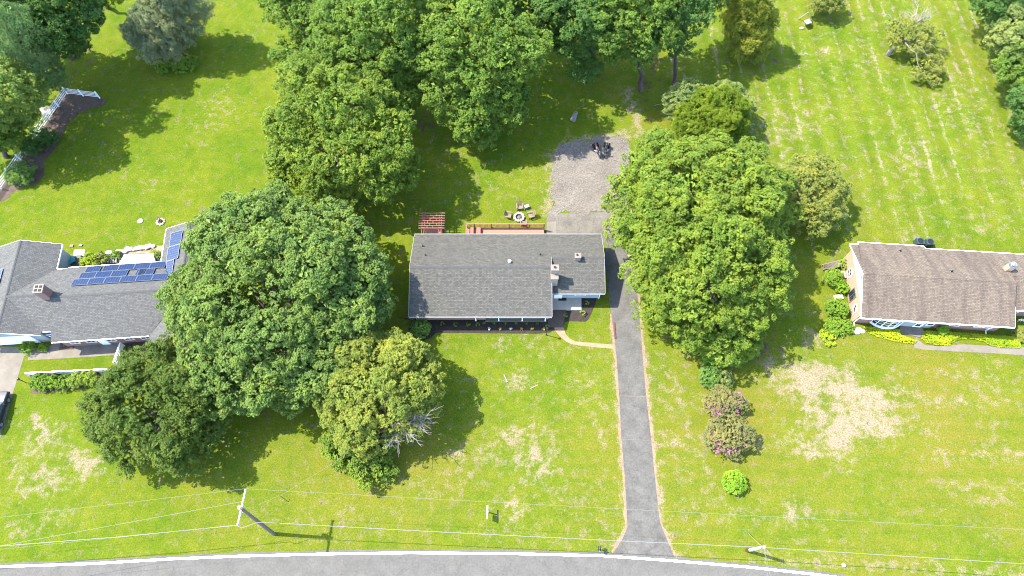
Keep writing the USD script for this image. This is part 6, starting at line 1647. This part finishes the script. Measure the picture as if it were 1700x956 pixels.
# patio of the slate roofed house: canopy, steps, stones, seats
cn = Thing('patio_canopy', 'white cloth canopy on the patio between the roof wings', 'canopy', P(228, 431))
c0, c1, c2_, c3 = P(197, 438, 2.0), P(258, 434, 2.0), P(254, 421, 2.0), P(206, 423, 2.0)
r0, r1 = P(214, 425, 2.55), P(243, 422, 2.55)
for q in ([c0, c1, r1, r0], [c2_, c3, r0, r1]):
    mk('roof_panel', MB().add(np.vstack([q, np.array(q) - [0, 0, 0.03]]), [(0, 1, 2), (0, 2, 3), (4, 6, 5), (4, 7, 6), (0, 4, 5), (0, 5, 1), (1, 5, 6), (1, 6, 2), (2, 6, 7), (2, 7, 3), (3, 7, 4), (3, 4, 0)]), M['canvas'], cn)
for q in ([c1, c2_, r1], [c3, c0, r0]):
    mk('roof_panel', MB().slab(q, 0.03), M['canvas'], cn)
for q in (c0, c1, c2_, c3):
    mk('leg', MB().beam([q[0], q[1], 0], [q[0], q[1], 2.0], 0.06, 0.06), M['fence'], cn)
ss = Thing('garden_steps', 'white garden steps beside the patio shrubs', 'steps', P(187, 432))
for k in range(4):
    a, b = P(181 + 4.3 * k, 428 - 0.1 * k, 0.15), P(180 + 4.3 * k, 437 - 0.2 * k, 0.15)
    mk('step', MB().beam(a + [0, 0, 0.04 * k], b + [0, 0, 0.04 * k], 0.17, 0.12), M['concrete_white'], ss)
_rg = random.Random(21)
for k in range(16):
    t_ = k / 15
    a = 176 + t_ * 78
    b = 421 - t_ * 14 + _rg.uniform(-1.5, 1.5) + (3 if k % 3 == 0 else 0)
    t = Thing('edging_stone', 'one of the pale edging stones in a row along the patio bed', 'stone', P(a, b), 'edging stones of the patio bed')
    mk('stone', MB().ball(P(a, b, 0.14), _rg.uniform(0.24, 0.42), 1, (_rg.uniform(1, 1.4), _rg.uniform(0.7, 1), 0.6), 0.25, k), M['stone'], t, smooth=30)
tc = Thing('garden_chair', 'teal garden lounge chair on the patio by the garage wing', 'chair', P(123, 434), rz=0.6)
K = dict(local=True)
mk('seat', MB().box([0, 0.15, 0.38], [0.62, 0.9, 0.06]), M['teal'], tc, **K)
mk('backrest', MB().beam([0, -0.3, 0.4], [0, -0.75, 0.95], 0.62, 0.05), M['teal'], tc, **K)
for s in (-1, 1):
    mk('arm', MB().box([s * 0.34, 0.05, 0.6], [0.08, 0.75, 0.04]), M['teal'], tc, **K)
    for y in (-0.3, 0.5):
        mk('leg', MB().box([s * 0.28, y, 0.19], [0.06, 0.06, 0.38]), M['teal'], tc, **K)
tt = Thing('patio_table', 'pale teal patio table at the lawn edge of the patio', 'table', P(137, 424), rz=0.1)
mk('tabletop', MB().box([0, 0, 0.72], [1.25, 0.85, 0.05]), M['teal_pale'], tt, **K)
for sx in (-1, 1):
    for sy in (-1, 1):
        mk('leg', MB().box([sx * 0.52, sy * 0.34, 0.35], [0.06, 0.06, 0.7]), M['teal_pale'], tt, **K)
bk = Thing('plant_pot', 'dark blue pot at the foot of the garage wing wall', 'pot', P(104, 444))
mk('pot', MB().cyl(P(104, 444), 0.2, 0.42, 14, r2=0.28), M['panel'], bk, smooth=40)
mk('soil', MB().cyl(P(104, 444, 0.37), 0.25, 0.06, 14), M['ash'], bk)
for i, (a, b) in enumerate(((119, 408), (134, 407))):
    t = Thing('garden_box', ('brown', 'dark')[i] + ' small valve box in the lawn above the patio', 'box', P(a, b))
    mk('lid', MB().box(P(a, b, 0.05), [0.4, 0.3, 0.1]), M['leather' if i == 0 else 'acgreen'], t)

# car at the left edge
def car(loc, rz, label):
    t = Thing('parked_car', label, 'car', loc, rz=rz)
    K = dict(local=True)
    import manifold3d as m3

    def hull(pts, r):
        return m3.Manifold.batch_hull([m3.Manifold.sphere(r, 20).translate(p) for p in pts])
    low = hull([(sx * 0.80, y, z) for sx in (-1, 1) for y, z in ((2.15, 0.5), (2.1, 0.72), (-2.15, 0.5), (-2.1, 0.8), (0.9, 0.86), (-1.4, 0.9))], 0.12)
    for y in (1.35, -1.35):
        low = low - m3.Manifold.cylinder(2.4, 0.37, 0.37, 24, True).rotate([0, 90, 0]).translate([0, y, 0.33])
    mk('body', MB().add(*meshkit.arrays(low)[:2]), M['carpaint'], t, smooth=35, **K)
    cab = hull([(sx * 0.62, y, 1.36) for sx in (-1, 1) for y in (0.05, -1.25)] + [(sx * 0.76, y, 0.9) for sx in (-1, 1) for y in (0.95, -1.9)], 0.08)
    mk('cabin', MB().add(*meshkit.arrays(cab)[:2]), M['glass'], t, smooth=35, **K)
    mk('roof', MB().add(*meshkit.arrays(hull([(sx * 0.6, y, 1.40) for sx in (-1, 1) for y in (0.0, -1.2)], 0.07))[:2]), M['carpaint'], t, smooth=35, **K)
    for sx in (-1, 1):
        mk('pillar', MB().beam([sx * 0.83, 0.93, 0.95], [sx * 0.69, 0.05, 1.42], 0.06, 0.05).beam([sx * 0.83, -0.5, 0.95], [sx * 0.70, -0.5, 1.43], 0.08, 0.05).beam([sx * 0.83, -1.85, 0.97], [sx * 0.69, -1.25, 1.42], 0.08, 0.06), M['carpaint'], t, **K)
        mk('mirror', MB().ball([sx * 1.0, 0.72, 1.0], 0.11, 2, (1, 0.6, 0.7)), M['carpaint'], t, smooth=True, **K)
        mk('headlight', MB().ball([sx * 0.68, 2.17, 0.68], 0.16, 2, (1, 0.4, 0.5)), M['chrome'], t, smooth=True, **K)
        mk('tail_light', MB().ball([sx * 0.72, -2.2, 0.78], 0.14, 2, (1, 0.35, 0.6)), M['petal_orange'], t, smooth=True, **K)
        for y in (1.35, -1.35):
            w = mk('wheel', MB().cyl([sx * 0.80 - (0.11 if sx > 0 else -0.11) - 0.0, y, 0.33], 0.33, sx * 0.22, 20, 'x'), M['rubber'], t, smooth=40, **K)
            mk('rim', MB().cyl([sx * 0.905, y, 0.33], 0.2, sx * 0.02, 14, 'x'), M['alu'], w, **K)


car(P(-2, 686), 0.02, 'dark car cut by the left edge on the concrete driveway')

# right neighbour: condensers, platform, stones, downspout splash
for i, (a, b) in enumerate(((1522, 405.5), (1538, 406.5))):
    q = P(a, b)
    t = Thing('air_conditioner', ('left', 'right')[i] + ' one of two dark teal air conditioner units behind the brown roofed house', 'air conditioner', q, 'air conditioner units')
    mk('case', MB().box(q + [0, 0, 0.45], [0.85, 0.8, 0.88]), M['acgreen'], t)
    mk('fan_guard', MB().cyl(q + [0, 0, 0.89], 0.34, 0.04, 18), M['black'], t)
    mk('slat', MB().box(q + [0, -0.41, 0.3], [0.8, 0.02, 0.05]).box(q + [0, -0.41, 0.5], [0.8, 0.02, 0.05]).box(q + [0, -0.41, 0.7], [0.8, 0.02, 0.05]), M['black'], t, kind='stuff')
wp = Thing('wooden_platform', 'weathered wooden platform beside the brick gable of the right house', 'platform', P(1380, 440))
w0, w1, w2, w3 = P(1364, 441), P(1394, 433.5), P(1396, 444.5), P(1366, 449)
for k in range(8):
    a, b = w0 + (w3 - w0) * (k + 0.5) / 8, w1 + (w2 - w1) * (k + 0.5) / 8
    mk('board', MB().beam(a + [0, 0, 0.35], b + [0, 0, 0.35], 0.13, 0.04), M['oldwood'], wp)
for q in (w0, w1, w2, w3):
    mk('post', MB().box(q + [0, 0, 0.16], [0.1, 0.1, 0.34]), M['oldwood'], wp)
mk('concrete_step', MB().prism(poly([(1383, 491), (1397, 489), (1400, 497), (1386, 499)]), 0, 0.18), M['concrete_white'], label='pale concrete step under the large gable window', cat='step')
cs = Thing('planter_box', 'peach brick planter box against the gable wall between the shrubs', 'planter', P(1399, 456))
mk('wall', MB().box(P(1399, 457, 0.3), [0.5, 0.9, 0.6]), M['brick_peach'], cs)
mk('soil', MB().box(P(1399, 457, 0.61), [0.36, 0.76, 0.03]), M['ash'], cs)
_rg = random.Random(5)
for k, (a, b) in enumerate(((1419, 548), (1426, 546.5), (1431, 550), (1424, 551.5), (1382, 545))):
    t = Thing('garden_stone', ('white flat stone at the foot of the front corner downspout', 'pale round stone beside the front corner downspout', 'pale stone at the tip of the golden ground cover', 'flat stone below the front corner downspout', 'grey stone among the shrubs below the gable')[k], 'stone', P(a, b))
    mk('stone', MB().ball(P(a, b, 0.08), 0.3, 1, (1.25, 0.9, 0.5), 0.25, k), M['concrete_white' if k < 4 else 'rock'], t, smooth=30)
pc = Thing('porch_planter', 'white railing piece in front of the recessed wing at the right edge', 'railing', P(1700, 530))
for k in range(5):
    mk('baluster', MB().box(P(1693 + 5 * k, 531, 0.4), [0.05, 0.05, 0.8]), M['white'], pc)
mk('rail', MB().beam(P(1691, 530.5, 0.82), P(1716, 532, 0.82), 0.1, 0.06), M['white'], pc)

# small wooden box under two leaning poles in the far field
af = Thing('feeder_stand', 'small pale wooden box under two leaning thin poles in the far right field', 'stand', P(1340, 36))
ap = P(1342, 20, 2.2)
for k, (a, b) in enumerate(((1326, 31), (1347.5, 32))):
    mk('pole', MB().tube([P(a, b), ap], 0.05, 7), M['polepale'], af)
mk('box', MB().box(P(1341, 36, 0.65), [0.75, 0.6, 0.45], 0.4), M['oldwood'], af)
mk('lid', MB().box(P(1341, 36, 0.9), [0.85, 0.7, 0.05], 0.4), M['polepale'], af)
for s in (-1, 1):
    mk('leg', MB().box(P(1341 + s * 2.5, 37, 0.22), [0.07, 0.07, 0.44]), M['oldwood'], af)
t = Thing('white_stone', 'small white stone by the feeder stand in the far right field', 'stone', P(1331, 46.5))
mk('stone', MB().ball(P(1331, 46.5, 0.1), 0.25, 1, (1.5, 0.8, 0.5), 0.2, 3), M['concrete_white'], t, smooth=30)
# broken branches on the front lawn
for i, (a, b, c, d) in enumerate(((880, 645, 893, 639), (837, 622, 842, 634), (1098, 655, 1106, 690))):
    if i < 2:
        mk('fallen_stick', MB().tube(limb_path(P(a, b, 0.05), P(c, d, 0.05), np.random.default_rng(i), 0.0), 0.05, 6), M['polepale'], label=('pale fallen stick right of the bare patch on the front lawn', 'pale fallen stick left of the bare patch on the front lawn')[i], cat='stick')

# pebbles on the gravel pad and grass tufts along edges: uncountable
def scatter(name, label, pts, mat, proto, scales, cat, seed):
    rng = np.random.default_rng(seed)
    root = numbered('/World', name)
    pi = UsdGeom.PointInstancer.Define(stage, root)
    v, f = proto
    usdkit.mesh(stage, root + '/piece', (v, f), mat)
    pi.CreatePrototypesRel().SetTargets([Sdf.Path(root + '/piece')])
    n = len(pts)
    pi.CreateProtoIndicesAttr(Vt.IntArray.FromNumpy(np.zeros(n, np.int32)))
    pi.CreatePositionsAttr(Vt.Vec3fArray.FromNumpy(np.asarray(pts, np.float32)))
    a = rng.uniform(0, 2 * math.pi, n)
    pi.CreateOrientationsAttr(Vt.QuathArray([Gf.Quath(float(math.cos(x / 2)), 0, 0, float(math.sin(x / 2))) for x in a]))
    s = rng.uniform(*scales, n)
    pi.CreateScalesAttr(Vt.Vec3fArray.FromNumpy(np.stack([s, s, s * rng.uniform(0.7, 1.2, n)], 1).astype(np.float32)))
    tag(pi.GetPrim(), label, cat, kind='stuff')


from shapely.geometry import Polygon as _Pg
from shapely import contains_xy as _cx
rng = np.random.default_rng(77)
gp = _Pg(poly(gpts))
q = np.c_[rng.uniform(gp.bounds[0], gp.bounds[2], 5200), rng.uniform(gp.bounds[1], gp.bounds[3], 5200)]
q = q[_cx(gp, q[:, 0], q[:, 1])]
pb = MB().ball([0, 0, 0.3], 1.0, 1, (1, 0.85, 0.6), 0.25, 3).get()
scatter('loose_gravel', 'loose pale stones on the gravel parking patch', np.c_[q, np.full(len(q), 0.012)], M['stone_grey'], pb, (0.025, 0.075), 'gravel', 1)
# fallen leaves and clover heads on the lawns: uncountable
nF = 3200
q = np.c_[rng.uniform(-62, 62, nF), rng.uniform(4, 76, nF)]
ok = q[:, 1] > np.interp(q[:, 0], edge[:, 0], edge[:, 1]) + 0.3
for b_ in (drive_l + drive_r[::-1], gpts, [(905, 350), (1050, 350), (1050, 402), (905, 402)]):
    ok &= ~_cx(_Pg(poly(b_)), q[:, 0], q[:, 1])
for b_ in ([(XW, YS), (XE, YS), (XE, YN + 2.5), (XW, YN + 2.5)], [lp(-9, -1)[:2], lp(17, -1)[:2], lp(17, 13)[:2], lp(-9, 13)[:2]], [rp(0, -3)[:2], rp(30, -3)[:2], rp(30, 9)[:2], rp(0, 9)[:2]]):
    ok &= ~_cx(_Pg(b_), q[:, 0], q[:, 1])
ok &= meshkit.noise(np.c_[q * 0.12, 0 * q[:, 0]], 77) + 0.5 * rng.random(nF) > 0.62
q = q[ok]
fv, ff_ = leaves(np.array([[0, 0, 0.035]]), np.array([[0.25, 0.1, 1.0]]), 1.0, np.random.default_rng(1), 0.7)
scatter('fallen_leaves', 'fallen pale leaves and clover heads strewn over the lawns', np.c_[q, np.zeros(len(q))], M['litter'], (fv, ff_), (0.06, 0.13), 'leaves', 5)
